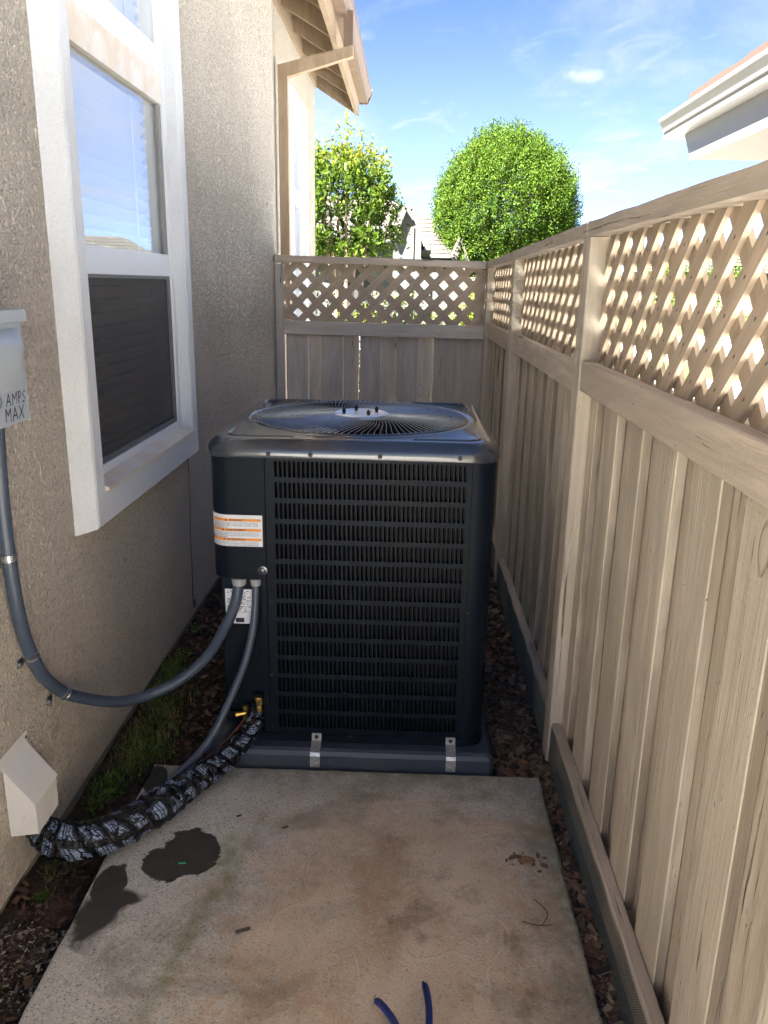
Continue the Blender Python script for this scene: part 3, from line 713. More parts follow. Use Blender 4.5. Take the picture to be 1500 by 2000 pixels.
# ------------------------------------------------------------------ back fence
bf = empty('wooden_fence', (-.15, 5.5, 0), 'short tan cross fence with lattice top behind the air conditioner', 'fence')
stick('post', 'fence_back', bf, (Vector((-.893, 5.49, 0)), Z_, X_, Y_), 0, 1.715, 0, .055, 0, .09, ch=.003)
stick('post', 'fence_back', bf, (Vector((.44, 5.555, 0)), Z_, X_, Y_), 0, 1.70, 0, .068, 0, .06, ch=.003)
stick('cap_rail', 'fence_cap', bf, (Vector((-.888, 5.462, 1.724)), Vector((1.39, 0, -.018)).normalized(), Vector((.0129, 0, .99992)), -Y_), 0, 1.386, 0, .045, -.11, 0, ch=.003)
stick('rail', 'fence_back', bf, (Vector((-.836, 5.478, 1.262)), Vector((1.34, 0, -.010)).normalized(), Vector((.0075, 0, .99997)), -Y_), 0, 1.338, 0, .088, -.038, 0, ch=.003)
SG = 1
lattice(bf, X_, Y_, Vector((0, 5.520, 0)), -.836, .505, 1.335, 1.722, phase=.25)
for i, x in enumerate((-.818, -.582, -.325, -.070, .172, .405)):
    stick('board', 'fence_back', bf, (Vector((x, 5.517, 0)), Z_, X_, Y_), .05 + random.uniform(-.01, .02), 1.33, 0, .145 if i < 5 else .1, 0, .020, ch=.004)
    wb = .112 if i != 1 else .1105
    stick('board', 'fence_back', bf, (Vector((x + (.137 if i != 2 else .130), 5.566, 0)), Z_, X_, Y_), .05, 1.33, 0, wb if i != 2 else .135, 0, .018, ch=.0025)

# ------------------------------------------------------------------ equipment pad
padc = (-.16, 2.80)
mb = MB(); prof = [(.478, .0), (.476, .098), (.470, .112), (.458, .118)]
mb.v = []
for r_, z in prof:
    q = .012; mb.v += [(padc[0] - r_ + q, padc[1] - r_ * 1.0 - .02, z), (padc[0] + r_ - q, padc[1] - r_ - .02, z), (padc[0] + r_, padc[1] - r_ - .02 + q, z), (padc[0] + r_, padc[1] + r_ - q, z), (padc[0] + r_ - q, padc[1] + r_, z), (padc[0] - r_ + q, padc[1] + r_, z), (padc[0] - r_, padc[1] + r_ - q, z), (padc[0] - r_, padc[1] - r_ - .02 + q, z)]
for i in range(3):
    for k in range(8): j = (k + 1) % 8; mb.f.append((i * 8 + k, i * 8 + j, i * 8 + 8 + j, i * 8 + 8 + k)); mb.mi.append(0)
mb.f.append(tuple(24 + k for k in range(8))); mb.mi.append(0)
pad = empty('equipment_pad', (padc[0], padc[1], 0), 'dark grey plastic pad under the air conditioner', 'pad')
mb.build('slab', 'pad', pad)
MB().box(-.232, -.112, padc[1] - .5, padc[1] - .4965, .062, .096, ch=.001).build('name_plate', 'pad', pad)

# ------------------------------------------------------------------ air conditioner
AX0, AX1, AY0, AY1 = -.602, .283, 2.36, 3.245
ACX, ACY = (AX0 + AX1) / 2, (AY0 + AY1) / 2; AZ0, AZ1 = .135, 1.09
ac = empty('air_conditioner', (ACX, ACY, .12), 'large charcoal outdoor air conditioning unit with a round fan guard on top', 'air conditioner')
RC = .062
def outline(n=10, off=0.0, r=RC):
    """counter-clockwise rounded square starting at the front-left, list of points"""
    pts = []
    for (cx, cy, a0) in ((AX0 + r, AY0 + r, PI), (AX1 - r, AY0 + r, 1.5 * PI), (AX1 - r, AY1 - r, 0), (AX0 + r, AY1 - r, .5 * PI)):
        for k in range(n + 1):
            a = a0 + .5 * PI * k / n; pts.append((cx + (r + off) * math.cos(a), cy + (r + off) * math.sin(a)))
    return pts
def panel(pts, z0, z1, th=.004):
    """an open strip of the casing with thickness"""
    mb = MB(); n = len(pts)
    inn = []
    for i, p in enumerate(pts):
        a = pts[max(0, i - 1)]; b = pts[min(n - 1, i + 1)]; tx, ty = b[0] - a[0], b[1] - a[1]; L = math.hypot(tx, ty); inn.append((p[0] - ty / L * th, p[1] + tx / L * th))
    for z in (z0, z1): mb.v += [(x, y, z) for x, y in pts] + [(x, y, z) for x, y in inn]
    q = 2 * n
    for i in range(n - 1):
        mb.f += [(i, i + 1, q + i + 1, q + i), (n + i + 1, n + i, q + n + i, q + n + i + 1), (q + i, q + i + 1, q + n + i + 1, q + n + i), (i + 1, i, n + i, n + i + 1)]; mb.mi += [0] * 4
    mb.f += [(0, q, q + n, n), (n - 1, 2 * n - 1, q + 2 * n - 1, q + n - 1)]; mb.mi += [0, 0]
    return mb
OL = outline(12)
c_fl, c_fr, c_br, c_bl = OL[0:13], OL[13:26], OL[26:39], OL[39:52]
GX0, GX1 = -.426, .205
panel([(GX1 + .0015, AY0)] + c_fr + [(AX1, AY0 + .13)], AZ0, AZ1).build('corner_panel', 'ac', ac, smooth=True)
panel([(AX1, AY1 - .13)] + c_br + [(AX1 - .13, AY1)], AZ0, AZ1).build('corner_panel', 'ac', ac, smooth=True)
panel([(AX0 + .13, AY1)] + c_bl + [(AX0, AY1 - .13)], AZ0, AZ1).build('corner_panel', 'ac', ac, smooth=True)
# service cover wraps the front-left corner above, recessed panel below
cover = panel([(AX0, AY0 + .14)] + c_fl + [(GX0 - .0025, AY0)], .692, AZ1).build('service_cover', 'ac', ac, smooth=True)
mb = MB(); lipz = .692
pl = [(AX0, AY0 + .14)] + c_fl + [(GX0 - .0025, AY0)]
mb.v = [(x, y, lipz) for x, y in pl] + [(GX0 - .0025, AY0 + .14, lipz)] + [(x, y, lipz + .004) for x, y in pl] + [(GX0 - .0025, AY0 + .14, lipz + .004)]
k = len(pl) + 1; mb.f = [tuple(reversed(range(k))), tuple(range(k, 2 * k))]; mb.mi = [0, 0]; mb.build('cover_bottom', 'ac_black', ac)
# recessed service panel
mb = MB(); mb.box(-.576, GX0 - .003, AY0 + .045, AY0 + .049, .205, .69); mb.box(-.580, -.576, AY0 + .045, AY0 + .14, .205, .69); mb.build('service_panel', 'ac', ac)
MB().box(GX0 - .020, GX0 - .0028, AY0 + .003, AY0 + .045, AZ0 + .005, .6915).build('panel_flange', 'ac', ac)
MB().box(-.585, GX0 - .0205, AY0 + .03, AY0 + .14, AZ0 + .045, .204, ch=.004).build('base_corner', 'ac_black', ac)
# base pan
bp = outline(8, .003); bp2 = [p for p in bp if not (p[0] < -.5 and p[1] < 2.45)]
mb = MB(); pts = [(GX0 - .02, AY0 - .003)] + [p for p in bp if not (p[0] < -.5 and p[1] < 2.46)] + [(AX0 - .003, AY0 + .15), (GX0 - .02, AY0 + .05)]
mb.cprism(pts, AZ0 - .016, AZ0 + .012); mb.build('base_pan', 'ac', ac)
# grille
NS, NR = 42, 14; gx0, gx1 = -.399, .191; gz1 = 1.077; pitchz = .0660; sh = .0505; pw = (gx1 - gx0) / NS
def louver_band():
    mb = MB(); D = .012
    for c_ in range(NS):
        xa, xb = c_ * pw, (c_ + 1) * pw; ha, hb = xa + .0022, xb - .0022; zb_, zt_ = .0, sh; m_ = (pitchz - sh) / 2
        r_ = .0042
        hole = []
        for (cx, cz, a0, rr) in ((ha + .0022, zb_ + .0022, PI, .0022), (hb - r_, zb_ + r_, 1.5 * PI, r_), (hb - r_, zt_ - r_, 0, r_), (ha + .0022, zt_ - .0022, .5 * PI, .0022)):
            for q in range(3): a = a0 + .25 * PI * q; hole.append((cx + rr * math.cos(a), cz + rr * math.sin(a)))
        zl, zh = -m_, sh + m_
        outer = [(xa, zb_ + .002), (xa, zl), (ha + .002, zl), (hb - r_, zl), (xb, zl), (xb, zb_ + r_), (xb, zt_ - r_), (xb, zh), (hb - r_, zh), (ha + .002, zh), (xa, zh), (xa, zt_ - .002)]
        b0 = len(mb.v)
        mb.v += [(x, 0, z) for x, z in outer] + [(x, .0, z) for x, z in hole] + [(x, .003, z) for x, z in hole] + [(x + .0045, D, z) for x, z in hole]
        for i in range(12):
            j = (i + 1) % 12
            mb.f += [(b0 + i, b0 + j, b0 + 12 + j, b0 + 12 + i), (b0 + 12 + i, b0 + 12 + j, b0 + 24 + j, b0 + 24 + i), (b0 + 24 + i, b0 + 24 + j, b0 + 36 + j, b0 + 36 + i)]; mb.mi += [0, 0, 1]
    return mb.mesh('louver_band', ['ac', 'ac_black'])  # slot walls in near-black: recess shade put into the material
band = louver_band()
def grille_frame():
    mb = MB(); W_ = GX1 - GX0; xl, xr = gx0 - GX0, gx1 - GX0; H0, H1 = AZ0 + .013, AZ1 - .001
    zt = gz1 + (pitchz - sh) / 2; zb = zt - NR * pitchz
    for (a, b, c, d_) in ((0, xl, H0, H1), (xr, W_, H0, H1), (xl, xr, zt, H1), (xl, xr, H0, zb)):
        mb.quad((a, 0, c), (b, 0, c), (b, 0, d_), (a, 0, d_))
    # folded side edges
    mb.quad((0, 0, H0), (0, 0, H1), (0, .018, H1), (0, .018, H0)); mb.quad((W_, 0, H0), (W_, .018, H0), (W_, .018, H1), (W_, 0, H1))
    mb.quad((0, 0, H0), (0, .018, H0), (W_, .018, H0), (W_, 0, H0))
    return mb.mesh('grille', 'ac')
gf = grille_frame()
base = wloc(ac)
def place_grille(origin, ang):
    g = linked('grille', gf, ac, Matrix.Translation(Vector(origin) - base) @ Matrix.Rotation(ang, 4, 'Z'))
    for r_ in range(NR):
        z = gz1 - sh - r_ * pitchz
        linked('louver_band', band, g, Matrix.Translation((gx0 - GX0, 0, z)))
    return g
place_grille((GX0, AY0, 0), 0)
place_grille((AX1, AY0 + .131, 0), PI / 2)
place_grille((AX1 - .131, AY1, 0), PI)
place_grille((AX0, AY1 - .131, 0), -PI / 2)
MB().box(AX0 + .035, AX1 - .03, AY0 + .03, AY1 - .03, .15, 1.0).build('coil', 'coil', ac) if False else None
mb = MB(); a, b, c, d_ = GX0 + .01, AX1 - .026, AY0 + .024, AY1 - .026
mb.box(a, b, c, c + .02, .15, 1.08); mb.box(b - .02, b, c + .021, d_, .15, 1.08); mb.box(AX0 + .026, b - .021, d_ - .02, d_, .15, 1.08); mb.box(AX0 + .026, AX0 + .046, AY0 + .15, d_ - .021, .15, 1.08)
mb.build('coil', 'coil', ac)
MB().box(AX0 + .05, AX1 - .05, AY0 + .05, AY1 - .05, .5, .52).build('inner_floor', 'ac_black', ac)
# top cap
FC = (-.160, 2.806); NA = 160
def ray_rr(half, r, ang):
    """distance along ang from the casing centre to a rounded square"""
    c, s = math.cos(ang), math.sin(ang); t = half / max(abs(c), abs(s)); x, y = abs(c) * t, abs(s) * t
    if x > half - r and y > half - r:
        cx = cy = half - r; ca, sa = abs(c), abs(s); b = ca * cx + sa * cy; dd = b * b - (cx * cx + cy * cy - r * r); t = b + math.sqrt(max(dd, 0))
    return t
HF = (AX1 - AX0) / 2
rings = []
for (o, r, z) in ((.001, .063, 1.086), (.0075, .068, 1.086), (.0085, .07, 1.09), (.0085, .07, 1.110), (.006, .07, 1.117), (-.010, .075, 1.137), (-.017, .08, 1.1415), (-.026, .085, 1.143)):
    rings.append([(ACX + math.cos(2 * PI * k / NA) * ray_rr(HF + o, r, 2 * PI * k / NA), ACY + math.sin(2 * PI * k / NA) * ray_rr(HF + o, r, 2 * PI * k / NA), z) for k in range(NA)])
for (r, z) in ((.404, 1.1435), (.400, 1.146), (.394, 1.1475), (.388, 1.146), (.384, 1.1435), (.378, 1.1435), (.373, 1.149), (.366, 1.151), (.361, 1.147), (.359, 1.135), (.359, .98)):
    rings.append([(FC[0] + r * math.cos(2 * PI * k / NA), FC[1] + r * math.sin(2 * PI * k / NA), z) for k in range(NA)])
mb = MB()
for r_ in rings: mb.v += r_
for i in range(len(rings) - 1):
    for k in range(NA): j = (k + 1) % NA; mb.f.append((i * NA + k, i * NA + j, (i + 1) * NA + j, (i + 1) * NA + k)); mb.mi.append(0)
top = mb.build('top_cap', 'ac_top', ac, smooth=True)
# pressed corner beads
for sx in (-1, 1):
    for sy in (-1, 1):
        cx, cy = ACX + sx * (HF - .05), ACY + sy * (HF - .05); p = []
        p.append((cx - sx * .21, cy + sy * .004, 1.1425))
        p.append((cx - sx * .055, cy, 1.1435))
        for k in range(7): a = (PI / 2) * (1 - k / 6); p.append((cx - sx * .045 + sx * .045 * math.cos(a), cy - sy * .045 + sy * .045 * math.sin(a), 1.1435))
        p.append((cx, cy - sy * .12, 1.1425))
        mb = MB(); mb.tube(p, .0042, 8)
        mb.build('pressed_bead', 'ac_top', top, smooth=True)
# fan guard
mb = MB(); NW = 112
for i in range(NW):
    a0 = 2 * PI * i / NW; pts = []
    for q in range(8):
        f_ = q / 7; r = .098 + (.366 - .098) * f_; a = a0 + .42 * (1 - f_) ** 1.5; pts.append((FC[0] + r * math.cos(a), FC[1] + r * math.sin(a), 1.151 + .008 * (1 - f_)))
    pts.append((FC[0] + .366 * math.cos(a0), FC[1] + .366 * math.sin(a0), 1.138))
    mb.tube(pts, .0014, 4, cap=False)
for r, z in ((.10, 1.158), (.36, 1.146)):
    mb.tube([(FC[0] + r * math.cos(2 * PI * k / 64), FC[1] + r * math.sin(2 * PI * k / 64), z) for k in range(65)], .0022, 5, cap=False)
mb.build('fan_guard', 'wire', ac, smooth=True)
mb = MB(); mb.lathe((FC[0], FC[1], 1.150), [(.112, 0), (.114, .004), (.110, .008), (.092, .009), (.088, .013), (.080, .013), (.074, .009), (.02, .009), (.018, .012), (.001, .012)], 48)
mp = mb.build('motor_plate', 'alu', ac, smooth=True)
for a in (.5, 1.9, 3.5, 5.2):
    mb = MB(); mb.lathe((FC[0] + .062 * math.cos(a), FC[1] + .062 * math.sin(a), 1.158), [(.0055, 0), (.0055, .008), (.0070, .009), (.0070, .016), (.004, .017), (.004, .021)], 8); mb.build('bolt', 'black', mp)
mb = MB(); mb.lathe((FC[0], FC[1], .92), [(.075, 0), (.08, .01), (.08, .19), (.06, .20)], 32); mb.build('motor', 'ac_black', ac, smooth=True)
for b_ in range(3):
    mb = MB(); n1, n2 = 10, 14; a0 = b_ * 2 * PI / 3 + .35
    for i in range(n1 + 1):
        for j in range(n2 + 1):
            r = .07 + .275 * i / n1; a = a0 + (j / n2) * (1.25 + .25 * i / n1) ; z = 1.085 - .10 * (j / n2) + .012 * math.sin(PI * j / n2); mb.v.append((FC[0] + r * math.cos(a), FC[1] + r * math.sin(a), z))
    for i in range(n1):
        for j in range(n2): q = i * (n2 + 1) + j; mb.f.append((q, q + 1, q + n2 + 2, q + n2 + 1)); mb.mi.append(0)
    mb.build('fan_blade', 'blade', ac, smooth=True)
def screw(x, y, z, parent, axis='y', r=.0055, m='black'):
    mb = MB(); mb.lathe((x, y, z), [(r * 1.3, 0), (r * 1.3, -.0015), (r, -.002), (r, -.006), (r * .4, -.0065)], 10, axis=axis); return mb.build('screw', m, parent)
for x in (-.413, -.285, -.075, .165): screw(x, AY0 - .0085, 1.1005, ac)
for x, z in ((-.417, .62), (-.417, .36), (.213, .60), (-.417, .175), (-.16, .143)): screw(x, AY0 - (.001 if z > .15 else .004), z, ac, r=.004)
mb = MB(); mb.lathe((-.441, AY0 - .0005, .722), [(.017, 0), (.017, -.003), (.011, -.004), (.011, -.002), (.007, -.002), (.007, -.005), (.001, -.006)], 20, axis='y'); mb.build('latch', 'ac_top', ac, smooth=True)
# hold-down straps
for x in (-.287, .160):
    mb = MB(); pr_ = [(AY0 - .006, .152), (AY0 - .006, .127), (2.332, .1215), (2.303, .112), (2.2985, .100), (2.2985, .060)]
    for (ya, za), (yb, zb2) in zip(pr_, pr_[1:]): mb.quad((x, yb, zb2), (x + .032, yb, zb2), (x + .032, ya, za), (x, ya, za))
    for (ya, za), (yb, zb2) in zip(pr_, pr_[1:]): mb.quad((x, ya + .0016, za), (x + .032, ya + .0016, za), (x + .032, yb + .0016, zb2), (x, yb + .0016, zb2))
    s_ = mb.build('hold_down_strap', 'galv', ac); screw(x + .016, AY0 - .0064, .140, s_, r=.005); screw(x + .016, 2.2974, .072, s_, r=.005, m='steel')

# labels ----------------------------------------------------------
def text_mesh(body, size, bold=0.0):
    cu = bpy.data.curves.new('t', 'FONT'); cu.body = body; cu.size = size; cu.resolution_u = 1; cu.offset = bold; cu.space_character = 1.08 if bold < 0 else 1.0
    ob = bpy.data.objects.new('t', cu); C.objects.link(ob); bpy.context.view_layer.update()
    me = bpy.data.meshes.new_from_object(ob.evaluated_get(bpy.context.evaluated_depsgraph_get())); bpy.data.objects.remove(ob)
    vs = [tuple(v.co) for v in me.vertices]; fs = [tuple(p.vertices) for p in me.polygons]; bpy.data.meshes.remove(me); return vs, fs
RO = RC + .0012
def wrapx(x):   # flat front x (may run beyond the corner) -> point on the casing
    xc = AX0 + RC
    if x >= xc: return (x, AY0)
    a = (xc - x) / RC; return (xc - RC * math.sin(a), AY0 + RC - RC * math.cos(a))
def wrapo(x, off):
    xc = AX0 + RC
    if x >= xc: return (x, AY0 - off)
    a = (xc - x) / RC; R_ = RC + off; return (xc - R_ * math.sin(a), AY0 + RC - R_ * math.cos(a))
def strip(mb, xa, xb, za, zb, off, m=0):
    n = max(2, int((xb - xa) / .006)); b0 = len(mb.v)
    for i in range(n + 1):
        p = wrapo(xa + (xb - xa) * i / n, off); mb.v += [(p[0], p[1], za), (p[0], p[1], zb)]
    for i in range(n): q = b0 + 2 * i; mb.f.append((q, q + 2, q + 3, q + 1)); mb.mi.append(m)
LX0, LX1, LZ0, LZ1 = -.628, -.437, .8015, .9035
mb = MB(); strip(mb, LX0, LX1, LZ0, LZ1, .0009)
wl_ = mb.build('warning_label', 'white', ac)
mb = MB(); bz = [.8915, .8595, .8285]; bx0 = LX0 + .026
for z in bz: strip(mb, bx0, LX1 - .004, z - .0085, z, .0013)
mb.build('orange_bars', 'orange', wl_)
mb = MB()
def addtext(body, size, x, z, off, center=None, maxw=None, bold=0.0):
    vs, fs = text_mesh(body, size, bold); w_ = max(v[0] for v in vs)
    sx = 1.0
    if maxw: sx = maxw / w_
    x0 = x if center is None else center - w_ / 2
    b0 = len(mb.v)
    for v in vs: p = wrapo(x0 + v[0] * sx, off); mb.v.append((p[0], p[1], z + v[1]))
    for f_ in fs: mb.f.append(tuple(b0 + i for i in f_)); mb.mi.append(0)
TX = [["RISK OF ELECTRIC SHOCK. CAN CAUSE INJURY OR DEATH:", "DISCONNECT ALL REMOTE ELECTRIC POWER SUPPLIES", "BEFORE SERVICING. THIS COMPARTMENT MUST BE CLOSED", "EXCEPT WHEN SERVICING."],
      ["RISQUE DE CHOC ELECTRIQUE OU DE MORT. COUPEZ TOUT", "LE COURANT AVANT TOUTE MISE EN REPARATION. LE", "COMPARTIMENT DOIT RESTER FERME SAUF PENDANT", "L'ENTRETIEN."],
      ["PELIGRO DE CHOQUE ELECTRICO O MUERTE. DESCONECTE", "TODAS LAS FUENTES DE ENERGIA ELECTRICA ANTES DE", "DAR SERVICIO. EL COMPARTIMIENTO DEBE PERMANECER", "CERRADO EXCEPTO DURANTE EL SERVICIO."]]
for z, h_, ln in zip(bz, ("WARNING", "AVERTISSEMENT", "ADVERTENCIA"), TX):
    addtext(h_, .0085, 0, z - .0076, .0017, center=(bx0 + LX1) / 2, bold=.0002)
    for i, l in enumerate(ln): addtext(l, .0054, bx0 + .002, z - .0145 - i * .0052, .0013, maxw=(.150 if i < 3 else .055) if z != bz[2] or i < 3 else .115)
    p = (bx0 + LX1) / 2 - .020 - len(h_) * .0016
    b0 = len(mb.v)
    for xx, zz in ((p - .004, z - .0072), (p + .004, z - .0072), (p, z - .0012)): q = wrapo(xx, .0017); mb.v.append((q[0], q[1], zz))
    mb.f.append((b0, b0 + 1, b0 + 2)); mb.mi.append(0)
# electrified hand pictogram
b0 = len(mb.v); hx = LX0 + .017; hz = .815
hand = [(0, 0), (.007, -.001), (.0085, .008), (.009, .018), (.0065, .019), (.006, .026), (.004, .026), (.003, .020), (.0005, .018), (-.001, .010)]
for a, b in hand: q = wrapo(hx + a - .003, .0013); mb.v.append((q[0], q[1], hz + b))
mb.f.append(tuple(range(b0, b0 + len(hand)))); mb.mi.append(0)
b0 = len(mb.v)
for a, b in ((-.010, .026), (-.006, .021), (-.009, .020), (-.005, .012), (-.0065, .0185), (-.0035, .0195), (-.008, .027)): q = wrapo(hx + a, .0013); mb.v.append((q[0], q[1], hz + b))
mb.f.append(tuple(range(b0, b0 + 7))); mb.mi.append(0)
mb.build('print', 'ink', wl_)
# data plate on the recessed panel
mb = MB(); py_ = AY0 + .0445; mb.quad((-.573, py_, .525), (-.490, py_, .525), (-.478, py_, .640), (-.573, py_, .645)); mb.v = []; mb.f = []; mb.mi = []
mb.box(-.572, -.482, py_ - .0008, py_, .520, .640); dp = mb.build('data_plate', 'white', ac)
mb = MB()
for i in range(17):
    z = .632 - i * .0055; x = -.566
    if 15 <= i: continue
    while x < -.492:
        w_ = random.uniform(.004, .014)
        if random.random() < (.8 if i < 2 or i in (4, 5, 7, 8) else .45): mb.box(x, min(x + w_, -.488), py_ - .0013, py_ - .0009, z, z + .0022)
        x += w_ + random.uniform(.003, .010)
mb.box(-.540, -.512, py_ - .0014, py_ - .0009, .524, .540)
for z in (.580, .560, .600): mb.box(-.568, -.486, py_ - .0013, py_ - .0009, z, z + .0006)
mb.build('print', 'ink', dp)
# conduit fittings under the cover
for x, r in ((-.522, .023), (-.468, .018)):
    mb = MB(); mb.lathe((x, AY0 + .03, .692), [(r * .8, 0), (r * .8, -.006), (r * 1.05, -.007), (r * 1.05, -.013), (r, -.014), (r, -.026), (r * .9, -.030), (r * .75, -.031)], 20); mb.build('cable_fitting', 'fit', ac, smooth=False)
# service valves
mb = MB(); mb.lathe((-.462, AY0 + .01, .205), [(.013, 0), (.013, .035), (.011, .037), (.011, .045), (.017, .047), (.019, .056), (.019, .066), (.015, .070)], 6); mb.tube([(-.462, AY0 + .01, .215), (-.462, AY0 + .05, .215)], .013, 10); mb.build('service_valve', 'brass', ac)
mb = MB(); mb.lathe((-.512, AY0 + .02, .185), [(.009, 0), (.009, .022), (.007, .024), (.007, .032), (.0115, .034), (.012, .048), (.009, .050)], 6); mb.tube([(-.512, AY0 + .02, .205), (-.512, AY0 + .05, .205)], .009, 8); mb.tube([(-.512, AY0 + .02, .205), (-.536, AY0 + .01, .205)], .0075, 8); mb.tube([(-.536, AY0 + .01, .205), (-.545, AY0 + .006, .205)], .010, 8)
mb.build('service_valve', 'brass', ac)
MB().lathe((-.549, AY0 + .044, .235), [(.001, 0), (.006, -.001)], 10, axis='y').build('plug', 'black', ac)

# ------------------------------------------------------------------ conduits and lines
def spline(pts, n=8):
    P = [Vector(p) for p in pts]; P = [P[0] * 2 - P[1]] + P + [P[-1] * 2 - P[-2]]; out = []
    for i in range(1, len(P) - 2):
        for k in range(n):
            t = k / n; a, b, c, d_ = P[i - 1], P[i], P[i + 1], P[i + 2]
            out.append(.5 * ((2 * b) + (c - a) * t + (2 * a - 5 * b + 4 * c - d_) * t * t + (3 * b - a - 3 * c + d_) * t ** 3))
    out.append(P[-2]); return out
big = [(-.522, 2.39, .672), (-.535, 2.385, .602), (-.57, 2.385, .516), (-.64, 2.39, .401), (-.73, 2.365, .325), (-.82, 2.32, .293), (-.885, 2.24, .312), (-.935, 2.125, .385), (-.962, 2.035, .455), (-.972, 1.955, .542), (-.975, 1.90, .638), (-.975, 1.862, .756), (-.975, 1.845, .902), (-.975, 1.842, 1.047), (-.97, 1.84, 1.174), (-.962, 1.835, 1.29)]
cb = empty('electrical_conduit', (-.97, 1.85, .5), 'thick blue grey conduit curving from the disconnect box along the wall to the unit', 'conduit')
mb = MB(); sp = spline(big, 10)
rad = [.0175 + .0004 * math.sin(i * 2.6) for i in range(len(sp))]
mb.tube(sp, rad, 16); mb.build('hose', 'conduit', cb, smooth=True)
def ring_at(i, parent, r=.0195):
    p = sp[i]; tn = (sp[i + 1] - sp[i - 1]).normalized()
    mb = MB(); mb.tube([p - tn * .009, p - tn * .0085, p - tn * .004, p - tn * .003, p + tn * .003, p + tn * .004, p + tn * .0085, p + tn * .009], [r * .93, r * 1.02, r * 1.02, r * .97, r * .97, r * 1.02, r * 1.02, r * .93], 20)
    lo = p + Vector((-.018, 0, 0)); e = Vector((0, -.6, -.8)) * .0
    side = Vector((0, -1, -.55)).normalized()
    mb.box(WX + .001, WX + .004, p.y - .034, p.y - .004, p.z - .026, p.z - .004)
    mb.lathe((WX + .004, p.y - .026, p.z - .018), [(.007, 0), (.006, .004), (.002, .006)], 8, axis='x')
    mb.build('strap', 'steel', parent, smooth=False)
for zt_ in (.455, .638, .925):
    i = min(range(1, len(sp) - 1), key=lambda q: abs(sp[q].z - zt_) + (5 if sp[q].x > -.955 else 0)); ring_at(i, cb)
small = [(-.468, 2.39, .665), (-.471, 2.38, .582), (-.480, 2.36, .5), (-.505, 2.34, .4), (-.545, 2.32, .299), (-.587, 2.29, .208), (-.625, 2.25, .150), (-.662, 2.19, .125), (-.70, 2.12, .11)]
mb = MB(); s2 = spline(small, 10); mb.tube(s2, [.0125 + .0003 * math.sin(i * 2.9) for i in range(len(s2))], 14)
tag(mb.build('electrical_conduit', 'conduit', smooth=True), 'thin blue grey conduit running from the unit down into the black taped bundle', 'conduit')
ls = [(-.474, 2.395, .225), (-.480, 2.352, .185), (-.505, 2.32, .150), (-.540, 2.27, .122), (-.585, 2.20, .108), (-.632, 2.12, .108), (-.678, 2.03, .112), (-.728, 1.945, .115), (-.782, 1.875, .118), (-.845, 1.822, .125), (-.895, 1.802, .138), (-.930, 1.800, .155), (-.955, 1.800, .185), (-.962, 1.800, .235)]
mb = MB(); s3 = spline(ls, 14); n3 = len(s3)
rr = []
for i in range(n3):
    f_ = i / n3; r = .0275 + .026 * min(1, f_ / .55); r += .0022 * math.sin(i * 1.1) + .0016 * math.sin(i * .43 + 1) + (.006 if .44 < f_ < .52 else 0)
    if f_ > .82: r *= max(.55, 1 - (f_ - .82) * 2.6)
    rr.append(r * .93)
mb.tube(s3, rr, 28, uv=True)
# crumple the surface a little
rs = random.Random(3); mb.v = [tuple(Vector(v) + Vector((rs.uniform(-1, 1), rs.uniform(-1, 1), rs.uniform(-1, 1))) * .0016) for v in mb.v]
tag(mb.build('insulated_pipe', 'tape', smooth=True), 'thick pipe bundle wrapped in black tape with white print, lying across the slab corner', 'pipe')
mb = MB(); mb.tube(spline([(-.512, 2.385, .19), (-.530, 2.36, .165), (-.575, 2.29, .135), (-.625, 2.20, .12), (-.665, 2.12, .115)], 8), .006, 8)
tag(mb.build('copper_pipe', 'copper', smooth=True), 'thin copper pipe beside the black taped bundle', 'pipe')

# ------------------------------------------------------------------ pipe cover box on the wall
vb = empty('pipe_cover', (WX, 1.7, .2), 'beige sheet metal pipe cover low on the wall above the taped bundle', 'cover')
a0, a1 = 1.60, 1.856; xf = WX + .080; zt1, zf = .392, .298; zb_ = .210
a0 = 1.735 - .0
# the hood: y from a0 (near side) to a1 (far side); sloping top from the wall to the front
y0_, y1_ = 1.735, 1.862
def hood(y0_, y1_):
    mb = MB(); t_ = .0015
    prof = [(WX + .001, zt1), (xf, zf), (xf, zb_), (WX + .001, zb_ - .0)]
    mb.v = [(x, y0_, z) for x, z in prof] + [(x, y1_, z) for x, z in prof]
    mb.f = [(0, 4, 5, 1), (1, 5, 6, 2), (0, 1, 2, 3), (7, 6, 5, 4)]; mb.mi = [0] * 4
    return mb
hood(1.60, 1.86).build('hood', 'ventpaint', vb) if False else None
mb = MB()
# front-facing panel is the side towards the camera; the box is widest along y
prof = [(WX + .002, .400), (-.924, .300), (-.924, .212), (WX + .002, .200)]
mb.v = [(x, 1.735, z) for x, z in prof] + [(x, 1.858, z) for x, z in prof]
mb.f = [(0, 1, 5, 4), (1, 2, 6, 5), (3, 2, 1, 0), (4, 5, 6, 7)]; mb.mi = [0] * 4
mb.build('hood', 'ventpaint', vb)
mb = MB(); mb.box(WX + .001, WX + .003, 1.60, 1.872, .398, .432); mb.box(WX + .001, WX + .003, 1.859, 1.872, .20, .3979); mb.build('flange', 'ventpaint', vb)
